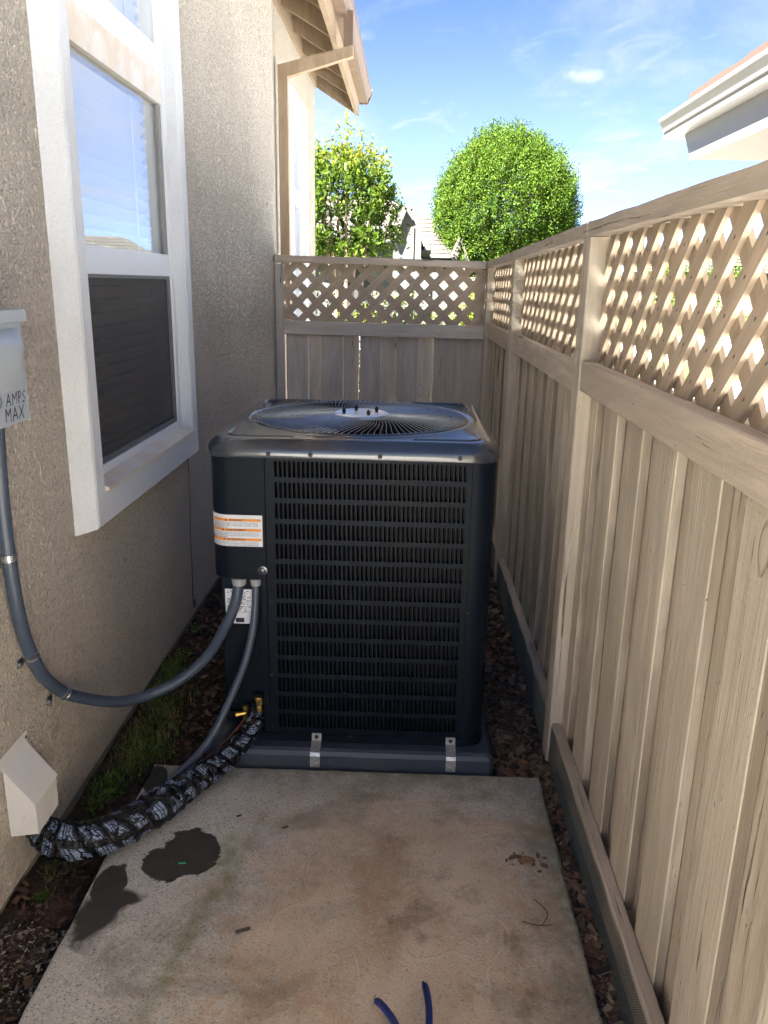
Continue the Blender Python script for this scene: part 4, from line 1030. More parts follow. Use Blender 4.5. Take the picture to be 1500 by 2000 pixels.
# lid with drip lip
mb = MB(); mb.v = [(WX + .003, 1.728, .4035), (-.9205, 1.728, .3025), (-.9205, 1.8625, .3025), (WX + .003, 1.8625, .4035), (WX + .003, 1.728, .4015), (-.9205, 1.728, .3005), (-.9205, 1.8625, .3005), (WX + .003, 1.8625, .4015)]
mb.f = [(0, 1, 2, 3), (7, 6, 5, 4), (0, 4, 5, 1), (1, 5, 6, 2), (2, 6, 7, 3)]; mb.mi = [0] * 5; mb.build('lid', 'ventpaint', vb)
screw(-.955, 1.7345, .255, vb, r=.004, m='ventpaint'); mb = MB(); mb.lathe((WX + .0035, 1.862, .415), [(.005, 0), (.005, .003), (.001, .004)], 8, axis='x'); mb.build('screw', 'steel', vb)

# ------------------------------------------------------------------ disconnect box
db = empty('disconnect_box', (WX, 1.75, 1.4), 'grey electrical disconnect box marked in black pen at the left edge', 'electrical box')
DX = -.90
mb = MB(); mb.box(WX + .001, DX - .006, 1.655, 1.872, 1.280, 1.515, ch=.0); mb.build('case', 'boxgrey', db)
mb = MB(); mb.box(DX - .0055, DX, 1.650, 1.876, 1.274, 1.500, ch=.002); mb.build('door', 'boxgrey', db)
mb = MB(); mb.box(WX + .001, DX + .010, 1.643, 1.886, 1.5015, 1.528, ch=.0); mb.build('top_lip', 'boxgrey', db)
# rounded bulging handle cover pressed into the door
mb = MB(); n1, n2 = 14, 16
for i in range(n1 + 1):
    for j in range(n2 + 1):
        u_, v_ = i / n1, j / n2; y = 1.665 + .198 * u_; z = 1.350 + .138 * v_
        e1 = min(1, 4.5 * min(u_, 1 - u_)); e2 = min(1, 3.0 * (1 - v_)); e3 = v_ ** .8
        mb.v.append((DX + .0005 + .034 * (math.sin(e1 * PI / 2)) * math.sin(e2 * PI / 2) * e3, y, z))
for i in range(n1):
    for j in range(n2): q = i * (n2 + 1) + j; mb.f.append((q, q + n2 + 1, q + n2 + 2, q + 1)); mb.mi.append(0)
mb.build('handle_cover', 'boxgrey', db, smooth=True)
def wall_text(body, size, y, z, shear=0., bold=-.0002):
    vs, fs = text_mesh(body, size, bold); m_ = MB()
    for v in vs: m_.v.append((DX + .0006, y + v[0] * .92 + v[1] * shear + .0006 * math.sin(v[0] * 300), z + v[1] * 1.0 + .0012 * math.sin(v[0] * 120)))
    m_.f = fs; m_.mi = [0] * len(fs); m_.build('lettering', 'ink', db)
wall_text('50 AMPS', .041, 1.712, 1.3170, .12); wall_text('MAX', .046, 1.752, 1.2815, .14)

# ------------------------------------------------------------------ pliers
pl_ = empty('pliers', (.04, 1.25, .06), 'pliers with dark blue grips lying at the near edge of the slab', 'pliers')
for pts in ([(-.036, 1.392, .082), (-.026, 1.388, .085), (-.008, 1.366, .086), (.012, 1.335, .084), (.026, 1.295, .080), (.036, 1.25, .076)], [(.072, 1.448, .082), (.078, 1.425, .086), (.083, 1.38, .086), (.082, 1.335, .084), (.072, 1.29, .080), (.058, 1.25, .076)]):
    s4 = spline(pts, 6); n4 = len(s4)
    mb = MB(); mb.tube(s4, [.0035 + .0045 * min(1, i / 4) for i in range(n4)], 12); g_ = mb.build('grip', 'blue', pl_, smooth=True)
    mb = MB(); mb.tube([p + Vector((-.003, 0, .0060)) for p in s4[2:]], .0022, 6); mb.build('inlay', 'black', g_)
mb = MB(); mb.tube([(.036, 1.25, .074), (.050, 1.21, .072)], .008, 8); mb.tube([(.058, 1.25, .074), (.046, 1.21, .072)], .008, 8); mb.lathe((.048, 1.215, .064), [(.016, 0), (.016, .014), (.012, .016)], 16); mb.build('pivot', 'steel', pl_)
for s_ in (-1, 1):
    mb = MB(); mb.cprism([(.048 + s_ * .001, 1.205), (.048 + s_ * .001, 1.150), (.048 + s_ * .006, 1.150), (.048 + s_ * .013, 1.205)][::s_], .066, .078); mb.build('jaw', 'steel', pl_)

# ------------------------------------------------------------------ chips, twigs, weeds
def attr(me, vals, per):
    a = me.attributes.new('tint', 'FLOAT', 'POINT'); a.data.foreach_set('value', np.repeat(vals, per).astype(np.float32))
def chips(name, mat_, regions, label, parent=None, kind='stuff', zfun=None):
    V = []; F = []; T = []
    cube = np.array([(-1, -1, -1), (1, -1, -1), (1, 1, -1), (-1, 1, -1), (-1, -1, 1), (1, -1, 1), (1, 1, 1), (-1, 1, 1)], float) * .5
    fc = [(0, 3, 2, 1), (4, 5, 6, 7), (0, 1, 5, 4), (1, 2, 6, 5), (2, 3, 7, 6), (3, 0, 4, 7)]
    for (x0, x1, y0, y1, n, smin, smax, z0, z1, tlo, thi) in regions:
        for _ in range(n):
            x, y = rng.uniform(x0, x1), rng.uniform(y0, y1); s = smin + (smax - smin) * rng.random() ** 2.2
            p = cube * np.array([s, s * rng.uniform(.3, .7), s * rng.uniform(.08, .25)])
            p = p + rng.uniform(-.12, .12, (8, 3)) * s * np.array([1, .6, .25])
            p[:, 2] += -((p[:, 0] / s) ** 2) * s * rng.uniform(-.4, .4)
            a, b, c = rng.uniform(0, 6.28), rng.normal(0, .38), rng.normal(0, .38)
            Rz = np.array([[math.cos(a), -math.sin(a), 0], [math.sin(a), math.cos(a), 0], [0, 0, 1]]); Rx = np.array([[1, 0, 0], [0, math.cos(b), -math.sin(b)], [0, math.sin(b), math.cos(b)]]); Ry = np.array([[math.cos(c), 0, math.sin(c)], [0, 1, 0], [-math.sin(c), 0, math.cos(c)]])
            q = p @ (Rz @ Rx @ Ry).T + np.array([x, y, soil_h(x, y) + rng.uniform(z0, z1)])
            b0 = len(V) * 8; V.append(q); F += [tuple(b0 + i for i in f_) for f_ in fc]; T.append(rng.uniform(tlo, thi))
    me = bpy.data.meshes.new(name); me.from_pydata(np.concatenate(V).tolist(), [], F); me.materials.append(M[mat_]); attr(me, np.array(T), 8)
    o = bpy.data.objects.new(name, me); C.objects.link(o); tag(o, label, None if kind == 'stuff' else None, None, kind); return o
chips('bark_mulch', 'bark_chip', [
    (.47, .515, .9, 2.3, 2200, .008, .042, .0, .030, 0, 1), (.33, .52, 2.30, 3.4, 4200, .008, .042, .0, .028, 0, 1), (.33, .52, 3.4, 5.5, 2600, .012, .05, .0, .028, 0, 1),
    (.47, .515, .9, 2.3, 2600, .003, .010, .0, .035, .2, 1), (.33, .52, 2.3, 3.4, 3800, .003, .010, .0, .03, .3, 1),
    (-.99, -.62, 2.5, 5.4, 2600, .006, .032, 0, .02, 0, .8), (-.99, -.80, 1.1, 2.4, 1500, .004, .022, 0, .018, 0, .35), (-.99, -.62, 2.3, 3.0, 1600, .004, .014, 0, .018, 0, .7)],
    'brown bark chips scattered along the fence and beside the unit')
def pebbles():
    return chips('gravel', 'gravelm', [(-.99, -.81, 1.0, 1.62, 900, .004, .014, .004, .02, 0, 1), (.47, .51, 1.0, 2.2, 60, .01, .025, .01, .03, 0, .4)], 'small pale stones in the soil left of the slab')
M['gravelm'] = tinted('gravel_stone', [(.08, .075, .065), (.16, .14, .12), (.30, .27, .22)], .8)
pebbles()
# large bark pieces one can pick out
def big_chip(x, y, z, s, a, tint, label, grp=None, name='bark_chip', cat='bark chip'):
    mb = MB(); n = 8
    for i in range(n + 1):
        t = i / n; wd = s * .28 * math.sin(PI * (.12 + .80 * t)) * (1 + .12 * math.sin(i * 2.1 + a)); cz = z + s * .07 * math.sin(PI * t) + .002
        for sgn in (-1, 1):
            lx, ly = (t - .5) * s, sgn * wd; mb.v.append((x + lx * math.cos(a) - ly * math.sin(a), y + lx * math.sin(a) + ly * math.cos(a), cz)); mb.v.append((x + lx * math.cos(a) - ly * .9 * math.sin(a), y + lx * math.sin(a) + ly * .9 * math.cos(a), cz + s * .05 + (.003 * math.sin(i * 3.))))
    for i in range(n):
        q = i * 4; mb.f += [(q + 1, q + 5, q + 7, q + 3), (q, q + 1, q + 3, q + 2) if i == 0 else (q, q + 4, q + 5, q + 1), (q + 2, q + 3, q + 7, q + 6)]; mb.mi += [0] * 3
    q = n * 4; mb.f += [(q, q + 2, q + 3, q + 1), (0, 4, 5, 1)]; mb.mi += [0, 0]
    me = mb.mesh(name, 'bark_chip'); attr(me, np.array([tint]), len(me.vertices)); o = bpy.data.objects.new(name, me); C.objects.link(o); tag(o, label, cat, grp); return o
big_chip(.368, 1.885, .06, .050, .1, .62, 'reddish brown bark chip lying on the slab near its right edge', 'bark pieces dropped on the slab')
big_chip(.330, 1.895, .06, .028, .6, .42, 'small dark bark scrap left of the reddish chip on the slab', 'bark pieces dropped on the slab')
big_chip(.402, 1.905, .06, .020, 1.6, .5, 'small brown bark scrap right of the reddish chip on the slab', 'bark pieces dropped on the slab')
crumbs = MB()
for _i, (_x, _y, _s) in enumerate(((.345, 1.900, .022), (.352, 1.878, .018), (.385, 1.872, .016), (.415, 1.868, .024), (.312, 1.884, .014), (.398, 1.845, .014), (.337, 1.912, .012), (.36, 1.915, .009), (.328, 1.868, .008), (.405, 1.885, .009), (.42, 1.90, .012))):
    ca, sa = math.cos(_i * 1.9), math.sin(_i * 1.9); pts_ = [(_x + (px * ca - py * sa) * _s, _y + (px * sa + py * ca) * _s) for px, py in ((-.5, -.12), (-.1, -.28), (.5, -.1), (.35, .2), (-.2, .26))]
    crumbs.cprism(pts_, .0602, .0602 + _s * .22)
tag(crumbs.build('bark_crumbs', plainm('crumb_brown', (.16, .09, .05), .85, var=.4, scale=90)), 'tiny bark crumbs around the reddish bark chip on the slab', None, None, 'stuff')
big_chip(.365, 2.33, .035, .075, 1.9, .38, 'large dark bark piece against the pad corner by the fence', 'large bark pieces by the fence')
big_chip(.47, 2.42, .04, .060, 1.4, .6, 'tan bark piece in the mulch beyond the slab corner', 'large bark pieces by the fence')
big_chip(.492, 1.60, .035, .048, 1.2, .75, 'pale brown bark piece between slab edge and wire mesh', 'large bark pieces by the fence')
def twig(pts, r, label, name='twig', m='bark_dark'):
    mb = MB()
    for p in pts: mb.tube(spline(p, 5), r, 5)
    return tag(mb.build(name, m), label, 'twig')
M['bark_dark'] = plainm('twig_dark', (.06, .045, .035), .8)
twig([[(-.385, 1.588, .066), (-.37, 1.593, .068), (-.352, 1.603, .066)]], .0042, 'short thick dark twig on the left half of the slab')
twig([[(.325, 1.66, .064), (.36, 1.645, .068), (.40, 1.652, .064)], [(.375, 1.650, .066), (.392, 1.68, .068), (.385, 1.705, .068), (.366, 1.738, .064)]], .0013, 'thin forked twig on the slab near the right edge')
twig([[(-.475, 2.03, .063), (-.462, 2.035, .064)]], .003, 'tiny dark twig on the slab below the taped pipe')
twig([[(-.33, 1.985, .063), (-.315, 1.992, .064)]], .003, 'tiny black seed pod on the slab right of the wet patch')
mb = MB(); mb.tube([(-.592, 1.822, .063), (-.572, 1.824, .063)], .0022, 6)
tag(mb.build('wire_scrap', plainm('green_insulation', (.01, .35, .16), .5)), 'tiny bright green scrap of wire insulation on the big wet patch', 'scrap')
# dry leaf
big_chip(-.80, 2.95, .03, .035, .7, 1.0, 'pale dry leaf on the soil left of the unit', None, 'dry_leaf', 'leaf')

def blades(name, regions, label, kind='stuff', matn='weed', cat=None, grp=None):
    V = []; F = []; T = []
    for (cx, cy, rx, ry, n, h0, h1, wd, tl, th) in regions:
        for _ in range(n):
            x = cx + rng.normal(0, rx * .5); y = cy + rng.normal(0, ry * .5)
            if x < -.99 or (x > -.808 and y < 2.28): continue
            h = rng.uniform(h0, h1); a = rng.uniform(0, 6.28); ln = rng.uniform(.2, 1.1) * h; z = soil_h(x, y) - .003
            dx, dy = math.cos(a) * ln, math.sin(a) * ln; px, py = -math.sin(a) * wd / 2, math.cos(a) * wd / 2
            b0 = len(V); 
            V += [(x - px, y - py, z), (x + px, y + py, z), (x + dx * .45 + px, y + dy * .45 + py, z + h * .7), (x + dx * .45 - px, y + dy * .45 - py, z + h * .7), (max(-.995, x + dx), y + dy, z + h * .85)]
            F += [(b0, b0 + 1, b0 + 2, b0 + 3), (b0 + 3, b0 + 2, b0 + 4)]; T.append(rng.uniform(tl, th))
    me = bpy.data.meshes.new(name); me.from_pydata(V, [], F); me.materials.append(M[matn]); attr(me, np.array(T), 5)
    o = bpy.data.objects.new(name, me); C.objects.link(o); tag(o, label, cat, grp, kind); return o
blades('grass', [(-.90, 2.58, .10, .32, 1300, .015, .060, .0022, .1, .9), (-.86, 2.42, .10, .16, 600, .015, .05, .002, .1, .9), (-.93, 2.20, .05, .12, 500, .012, .04, .003, 0, .6), (-.93, 1.95, .05, .15, 300, .01, .03, .003, 0, .5), (-.95, 2.95, .05, .18, 500, .02, .07, .0022, .1, .9)], 'thin green grass growing at the foot of the stucco wall')
def leafy(name, loc, n, s, h, label, cat, grp, matn='weed', tl=0., th=1.):
    V = []; F = []; T = []
    for i in range(n):
        a = rng.uniform(0, 6.28); el = rng.uniform(.1, 1.3); r = h * rng.uniform(.3, 1); c = np.array([math.cos(a) * math.cos(el) * r, math.sin(a) * math.cos(el) * r, math.sin(el) * r])
        u = np.array([math.cos(a), math.sin(a), rng.uniform(-.3, .5)]) * s * rng.uniform(.6, 1.1); w_ = np.array([-math.sin(a), math.cos(a), rng.uniform(-.4, .4)]) * s * .45
        b0 = len(V); V += [tuple(c - u * .5), tuple(c + w_ * .6), tuple(c + u * .6), tuple(c - w_ * .6)]; F += [(b0, b0 + 1, b0 + 2, b0 + 3)]; T.append(rng.uniform(tl, th))
        b0 = len(V)
    me = bpy.data.meshes.new(name); me.from_pydata(V, [], F); me.materials.append(M[matn]); attr(me, np.array(T), 4)
    o = bpy.data.objects.new(name, me); C.objects.link(o); o.location = loc; tag(o, label, cat, grp); return o
leafy('weed', (-.955, 3.42, .01), 70, .016, .055, 'small bright green weed at the wall nearest the fence end', 'weed', 'weeds along the wall')
leafy('weed', (-.945, 3.12, .01), 90, .018, .06, 'bushier green weed at the wall between grass and unit', 'weed', 'weeds along the wall')
leafy('weed', (-.90, 2.15, .01), 240, .012, .045, 'low mossy green weed beside the wall near the slab corner', 'weed', 'weeds along the wall', tl=0, th=.6)
leafy('weed', (-.93, 1.72, .01), 120, .012, .03, 'dark green weed clump just below the pipe cover', 'weed', 'weeds along the wall', tl=0, th=.4)

# ------------------------------------------------------------------ trees
def leaf_cloud(name, C_, N_, size, matn, parent, T_, aspect=.5, up_bias=.3):
    """C_ centres (n,3); builds one diamond leaf at each"""
    n = len(C_); a = rng.normal(size=(n, 3)); a[:, 2] += up_bias; a /= np.linalg.norm(a, axis=1)[:, None]
    b = rng.normal(size=(n, 3)); b -= (b * a).sum(1)[:, None] * a; b /= np.linalg.norm(b, axis=1)[:, None]
    s = size * rng.uniform(.6, 1.25, (n, 1)); A = a * s; B = b * s * aspect
    V = np.stack([C_ - A * .5, C_ + B * .5, C_ + A * .5, C_ - B * .5], 1).reshape(-1, 3)
    me = bpy.data.meshes.new(name); me.vertices.add(len(V)); me.vertices.foreach_set('co', (V - np.array(wloc(parent))).ravel())
    me.loops.add(4 * n); me.loops.foreach_set('vertex_index', np.arange(4 * n)); me.polygons.add(n); me.polygons.foreach_set('loop_start', np.arange(0, 4 * n, 4)); me.polygons.foreach_set('loop_total', np.full(n, 4))
    me.update(calc_edges=True); me.validate(); me.materials.append(M[matn]); attr(me, np.clip(T_, 0, 1), 4)
    o = bpy.data.objects.new(name, me); C.objects.link(o); o.parent = parent; return o
# big round tree
def round_tree(cx, cy, z0, z1, rx, n, size, label, matn='tree_leaf', grp=None, trunk_h=2.5, base_name='round_tree', lump=.12, cat='tree'):
    t = empty(base_name, (cx, cy, -.02), label, cat, grp)
    H = (z1 - z0) / 2; cz = (z0 + z1) / 2
    th = rng.uniform(0, 2 * PI, n); ph = np.arccos(rng.uniform(-1, 1, n)); rad = rng.uniform(.30, 1, n) ** .45
    lum = 1 + lump * (np.sin(th * 5 + ph * 7 + cx) * np.sin(ph * 9 + th * 3)) + lump * .5 * np.sin(th * 11 + 4 * ph) * np.sin(ph * 17 + cy)
    # sprays: gather the leaves into hanging clusters
    k = rng.integers(0, max(6, n // 16), n); off = rng.normal(0, .055, (max(6, n // 16), 3)); stretch = np.array([.5, .5, 1.8])
    nc = max(6, n // 16); cth = rng.uniform(0, 2 * PI, nc); cph = np.arccos(rng.uniform(-1, 1, nc)); crd = rng.uniform(.45, 1.0, nc) ** .35
    cl_ = 1 + lump * (np.sin(cth * 5 + cph * 7 + cx) * np.sin(cph * 9 + cth * 3)) + lump * .5 * np.sin(cth * 11 + 4 * cph) * np.sin(cph * 17 + cy) + rng.normal(0, .012, nc)
    dirs = np.stack([np.sin(cph) * np.cos(cth), np.sin(cph) * np.sin(cth), np.cos(cph)], 1)
    egg = 1 - .10 * np.clip(dirs[:, 2], 0, 1) ** 2 + .03 * np.clip(-dirs[:, 2], 0, 1)
    cc = dirs * (crd * cl_ * egg)[:, None] * np.array([rx, rx, H]) + np.array([cx, cy, cz])
    P = cc[k] + np.clip(rng.normal(size=(n, 3)), -1.5, 1.5) * stretch * size * (1.5 if n > 50000 else 1.25)
    T_ = .25 + .5 * rng.random(nc)[k] + rng.uniform(-.25, .25, n)
    leaf_cloud('crown', P, None, size, matn, t, T_)
    mb = MB(); mb.tube([(cx, cy, -.02), (cx + .05, cy, trunk_h * .5), (cx, cy, cz)], [rx * .07, rx * .055, rx * .03], 9)
    for q in range(5):
        a = q * 1.3; mb.tube([(cx, cy, z0 + .1 + q * .05), (cx + math.cos(a) * rx * .35, cy + math.sin(a) * rx * .35, cz), (cx + math.cos(a) * rx * .6, cy + math.sin(a) * rx * .6, cz + H * .5)], [rx * .03, rx * .018, rx * .006], 5)
    mb.build('trunk', 'bark', t, smooth=True); return t
round_tree(4.93, 45, 1.7, 9.55, 3.70, 190000, .125, 'large round bright green tree behind the fence corner', trunk_h=2)
# crape myrtle
mt_ = empty('crape_myrtle', (-1.08, 14, -.02), 'multi stemmed small green tree beside the house corner', 'tree')
stems = []
mb = MB()
for q in range(7):
    a = q * .9 + .3; r0 = .10; top_ = (-1.08 + math.cos(a) * rng.uniform(.3, .75), 14 + math.sin(a) * rng.uniform(.3, .7), rng.uniform(2.9, 3.6))
    b_ = (-1.08 + math.cos(a) * r0, 14 + math.sin(a) * r0, 0)
    m_ = ((b_[0] * 1.1 + top_[0] * .9) / 2 + .03 * math.cos(q), (b_[1] + top_[1]) / 2, 1.8)
    s5 = spline([b_, m_, top_], 6); mb.tube(s5, [.045 - .032 * i / len(s5) for i in range(len(s5))], 7)
    stems.append(top_)
mb.build('trunk', 'bark', mt_, smooth=True)
Cc = []; Tt = []
for _ in range(1000):      # leafy shoots
    u_ = rng.normal(size=3); u_ /= np.linalg.norm(u_); rr_ = rng.uniform(.3, 1) ** .5
    st = np.array([-1.12, 14, 2.78]) + u_ * np.array([.90, .85, .84]) * rr_
    if st[2] < 2.15 and rng.random() < .5: continue
    out = u_ * .3 + np.array([0, 0, rng.uniform(.4, 1.1) if st[2] > 2.5 else .1]); out /= np.linalg.norm(out); L = rng.uniform(.12, .34) * (1.35 if st[2] > 3.2 else 1)
    m_n = 15
    for i in range(m_n):
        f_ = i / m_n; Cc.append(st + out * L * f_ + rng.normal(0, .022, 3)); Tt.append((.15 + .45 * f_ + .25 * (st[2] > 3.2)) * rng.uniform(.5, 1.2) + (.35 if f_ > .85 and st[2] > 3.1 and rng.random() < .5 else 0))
for x_, top_h in ((-.80, 4.02), (-.95, 4.1), (-1.05, 4.2), (-1.22, 4.12), (-1.35, 4.0), (-.70, 3.78), (-.55, 3.68), (-.42, 3.66), (-.36, 3.55), (-1.13, 4.28), (-.62, 3.9), (-1.5, 3.9)):
    y_ = 14 + rng.uniform(-.4, .4)
    for i in range(26):
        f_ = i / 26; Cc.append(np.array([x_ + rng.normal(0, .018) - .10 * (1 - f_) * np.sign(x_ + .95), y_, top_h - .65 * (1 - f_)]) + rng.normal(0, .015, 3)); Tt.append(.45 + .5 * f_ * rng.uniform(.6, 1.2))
for _ in range(26):
    a = rng.uniform(0, 6.28); st = np.array([-1.0 + .75 * math.cos(a), 14 + .6 * math.sin(a), rng.uniform(2.05, 2.5)])
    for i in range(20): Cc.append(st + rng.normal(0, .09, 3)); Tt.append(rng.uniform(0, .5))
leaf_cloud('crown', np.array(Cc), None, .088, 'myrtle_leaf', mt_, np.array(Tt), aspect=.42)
# shrubs behind the back fence
for (x, y, z1, r, lab) in ((-1.0, 9.6, 1.40, .45, 'low yellow green shrub behind the cross fence near the house'), (-.40, 10.5, 1.42, .42, 'bright yellow shrub behind the lattice left of centre'), (.45, 12.5, 1.40, .5, 'dark green shrub behind the middle of the lattice'), (1.05, 12, 1.42, .42, 'yellow green shrub behind the right part of the lattice'), (1.55, 14.5, 1.45, .55, 'tall green shrub behind the lattice at the fence corner'), (-.8, 13.0, 1.35, .5, 'round green shrub behind the lattice below the small tree'), (.05, 8.6, 1.36, .34, 'leafy yellow green shrub nearest behind the middle of the lattice'), (.85, 9.2, 1.30, .30, 'small shrub close behind the right third of the lattice'), (-.15, 16, 1.5, .7, 'broad dark shrub farthest behind the lattice')):
    round_tree(x, y, .0, z1, r, 2600, .05, lab, 'shrub_leaf', 'shrubs behind the cross fence', .4, 'shrub', .16, 'shrub')
round_tree(2.9, 30, .1, 1.7, .9, 2500, .11, 'flowering shrub in front of the far houses', 'shrub_leaf', None, .4, 'shrub', .16, 'shrub')
# bright garden bed ring
mb = MB(); mb.lathe((1.75, 17, 0), [(.30, 0), (.36, .32), (.33, .34), (.30, .30)], 16); tag(mb.build('planter', plainm('terracotta', (.45, .16, .07), .7)), 'terracotta planter behind the right end of the lattice', 'planter')
leafy('potted_flowers', (1.75, 17, .32), 160, .07, .3, 'red and green flowers growing in the terracotta planter', 'plant', None, 'shrub_leaf')

# ------------------------------------------------------------------ far house with a gable
def tiled_slope(parent, p00, p10, p01, p11, rows, cols, th=.035):
    """p00-p10 eave edge, p01-p11 ridge edge; each course one stepped strip of tiles"""
    p00, p10, p01, p11 = map(Vector, (p00, p10, p01, p11)); nrm = (p10 - p00).cross(p01 - p00).normalized()
    if nrm.z < 0: nrm = -nrm
    for r in range(rows):
        f0, f1 = r / rows, (r + 1.12) / rows; mb = MB(); tv = []
        for c in range(cols):
            g0, g1 = c / cols, (c + .96) / cols
            def pt(g, f): f = min(f, 1); return (p00.lerp(p10, g)).lerp(p01.lerp(p11, g), f)
            a, b, c_, d_ = pt(g0, f0), pt(g1, f0), pt(g1, f1), pt(g0, f1); h = th * (1 + .25 * random.random())
            n0 = len(mb.v); mb.v += [tuple(q) for q in (a, b, c_, d_)] + [tuple(a + nrm * h), tuple(b + nrm * h), tuple(c_ + nrm * .006), tuple(d_ + nrm * .006)]
            mb.f += [tuple(n0 + i for i in q) for q in ((4, 5, 6, 7), (0, 1, 5, 4), (1, 2, 6, 5), (3, 0, 4, 7))]; mb.mi += [0] * 4; tv.append(random.random())
        me = mb.mesh('tile_course', 'tile', wloc(parent)); attr(me, np.array(tv), 8); o = bpy.data.objects.new('tile_course', me); C.objects.link(o); o.parent = parent
fh = empty('house', (-1.4, 38, 0), 'distant grey stucco house with cream trim and tiled gable roof', 'house')
GY = 36.0
mb = MB(); mb.box(-9, -.75, 37.2, 46, 0, 3.35); mb.build('wall', 'greywall', fh)
# projecting bay with clipped gable, front face at y=36
mb = MB(); mb.box(-.749, .45, GY, 44, 0, 3.35)
mb.v += []; mb.build('bay_wall', 'greywall', fh)
mb = MB(); gpoly = [(-.749, 3.351), (.45, 3.351), (.22, 4.15), (-.15, 4.75), (-.45, 4.75), (-.749, 3.9)]
k = len(gpoly); mb.v = [(a, GY, b) for a, b in gpoly] + [(a, 44, b) for a, b in gpoly]; mb.f = [tuple(range(k)), tuple(reversed(range(k, 2 * k)))] + [(i, k + i, k + (i + 1) % k, (i + 1) % k) for i in range(k)]; mb.mi = [0] * len(mb.f); mb.build('gable', 'greywall', fh)
tiled_slope(fh, (-9, 36.6, 3.30), (-.70, 35.8, 3.30), (-9, 41, 5.5), (-1.35, 38.5, 5.35), 9, 30)
mb = MB(); mb.v = [(-.72, 35.75, 3.30), (.62, 35.75, 3.25), (.05, 36.0, 4.75), (-.35, 36.2, 4.95), (-1.35, 38.4, 5.4), (.62, 44, 3.25), (.0, 44, 5.3), (-1.35, 44, 5.45)]
# right gable slope and clipped top
tiled_slope(fh, (.62, 35.7, 3.2), (.62, 44, 3.2), (.02, 35.8, 4.62), (.02, 44, 4.62), 6, 24)
tiled_slope(fh, (.02, 35.8, 4.63), (.02, 44, 4.63), (-1.3, 38.6, 5.38), (-1.3, 44, 5.38), 5, 20)
tiled_slope(fh, (-.76, 35.7, 3.45), (-.16, 35.75, 4.6), (-1.36, 38.5, 5.38), (-1.30, 38.5, 5.42), 6, 6)
mb = MB()
for a, b in (((-.80, 3.40), (-.28, 4.70)), ((-.28, 4.70), (.05, 4.66)), ((.05, 4.66), (.66, 3.18))):
    dx, dz = b[0] - a[0], b[1] - a[1]; L = math.hypot(dx, dz); nx_, nz_ = -dz / L * .11, dx / L * .11
    n0 = len(mb.v); mb.v += [(a[0], 35.66, a[1]), (b[0], 35.66, b[1]), (b[0] - nx_, 35.66, b[1] - nz_), (a[0] - nx_, 35.66, a[1] - nz_)]; mb.v += [(p[0], 35.72, p[2]) for p in mb.v[n0:n0 + 4]]
    mb.f += [tuple(n0 + i for i in q) for q in ((0, 1, 2, 3), (7, 6, 5, 4), (0, 4, 5, 1), (1, 5, 6, 2), (2, 6, 7, 3), (3, 7, 4, 0))]; mb.mi += [0] * 6
mb.build('barge_board', 'cream', fh)
MB().box(-9, -.76, 36.5, 36.62, 3.14, 3.32).build('gutter', 'cream', fh)
mb = MB(); mb.box(-.17, .13, GY - .06, GY - .002, 2.35, 3.95); wv = mb.build('niche_surround', 'cream', fh)
MB().box(-.08, .04, GY - .065, GY - .0605, 3.05, 3.8).build('pane', 'greywall', wv)
mb = MB(); k = 10; pts = [(-.17, 2.2), (.13, 2.2)] + [(-.02 + .15 * math.cos(PI * q / k), 2.62 + .2 * math.sin(PI * q / k)) for q in range(k + 1)]; n0 = len(pts)
mb.v = [(a, GY - .08, b) for a, b in pts]; mb.f = [tuple(range(n0))]; mb.mi = [0]; mb.build('arch_recess', 'stucco_far', fh)
MB().box(-9, -.78, 37.13, 37.199, 2.55, 2.78).build('band', 'cream', fh)
MB().box(-.72, .45, GY - .03, GY - .002, 2.20, 2.34).build('band', 'cream', fh)
MB().box(.46, .9, GY + .8, 40, 2.9, 3.05).build('side_eave', 'cream', fh)
mb = MB(); k = 12; pts = [(-3.0, 0), (-1.75, 0)] + [(-2.375 + .625 * math.cos(PI * q / k), 2.55 + .35 * math.sin(PI * q / k)) for q in range(k + 1)]
mb.v = [(a, 37.19, b) for a, b in pts]; mb.f = [tuple(range(len(pts)))]; mb.mi = [0]; mb.build('entry_arch', 'dark', fh)
mb = MB(); pts = [(-3.35, 0), (-1.4, 0)] + [(-2.375 + .975 * math.cos(PI * q / k), 2.55 + .7 * math.sin(PI * q / k)) for q in range(k + 1)]
mb.v = [(a, 37.195, b) for a, b in pts]; mb.f = [tuple(range(len(pts)))]; mb.mi = [0]; mb.build('arch_trim', 'cream', fh)
# second house: lower hip roof and small gable
h2 = empty('house', (2, 46, 0), 'distant house with pale tiled roof between the gabled house and the round tree', 'house')
mb = MB(); mb.box(.6, 3.4, 44, 52, 0, 3.0); mb.build('wall', 'cream', h2)
tiled_slope(h2, (.3, 43.2, 2.9), (2.35, 43.2, 2.9), (.3, 47, 5.25), (.95, 47, 5.25), 10, 12)
tiled_slope(h2, (2.25, 43.0, 2.75), (2.25, 50, 2.75), (2.0, 43.0, 3.1), (1.0, 47, 5.3), 6, 10)
mb = MB(); poly = [(2.1, 0), (2.95, 0), (2.95, 3.0), (2.55, 3.95), (2.1, 3.1)]
mb.v = [(a, 43.4, b) for a, b in poly]; mb.f = [tuple(range(5))]; mb.mi = [0]; mb.build('gable', 'stucco_far', h2)
tiled_slope(h2, (3.05, 43.2, 2.8), (3.05, 50, 2.8), (2.5, 43.2, 4.15), (2.0, 50, 4.6), 6, 12)
mb = MB()
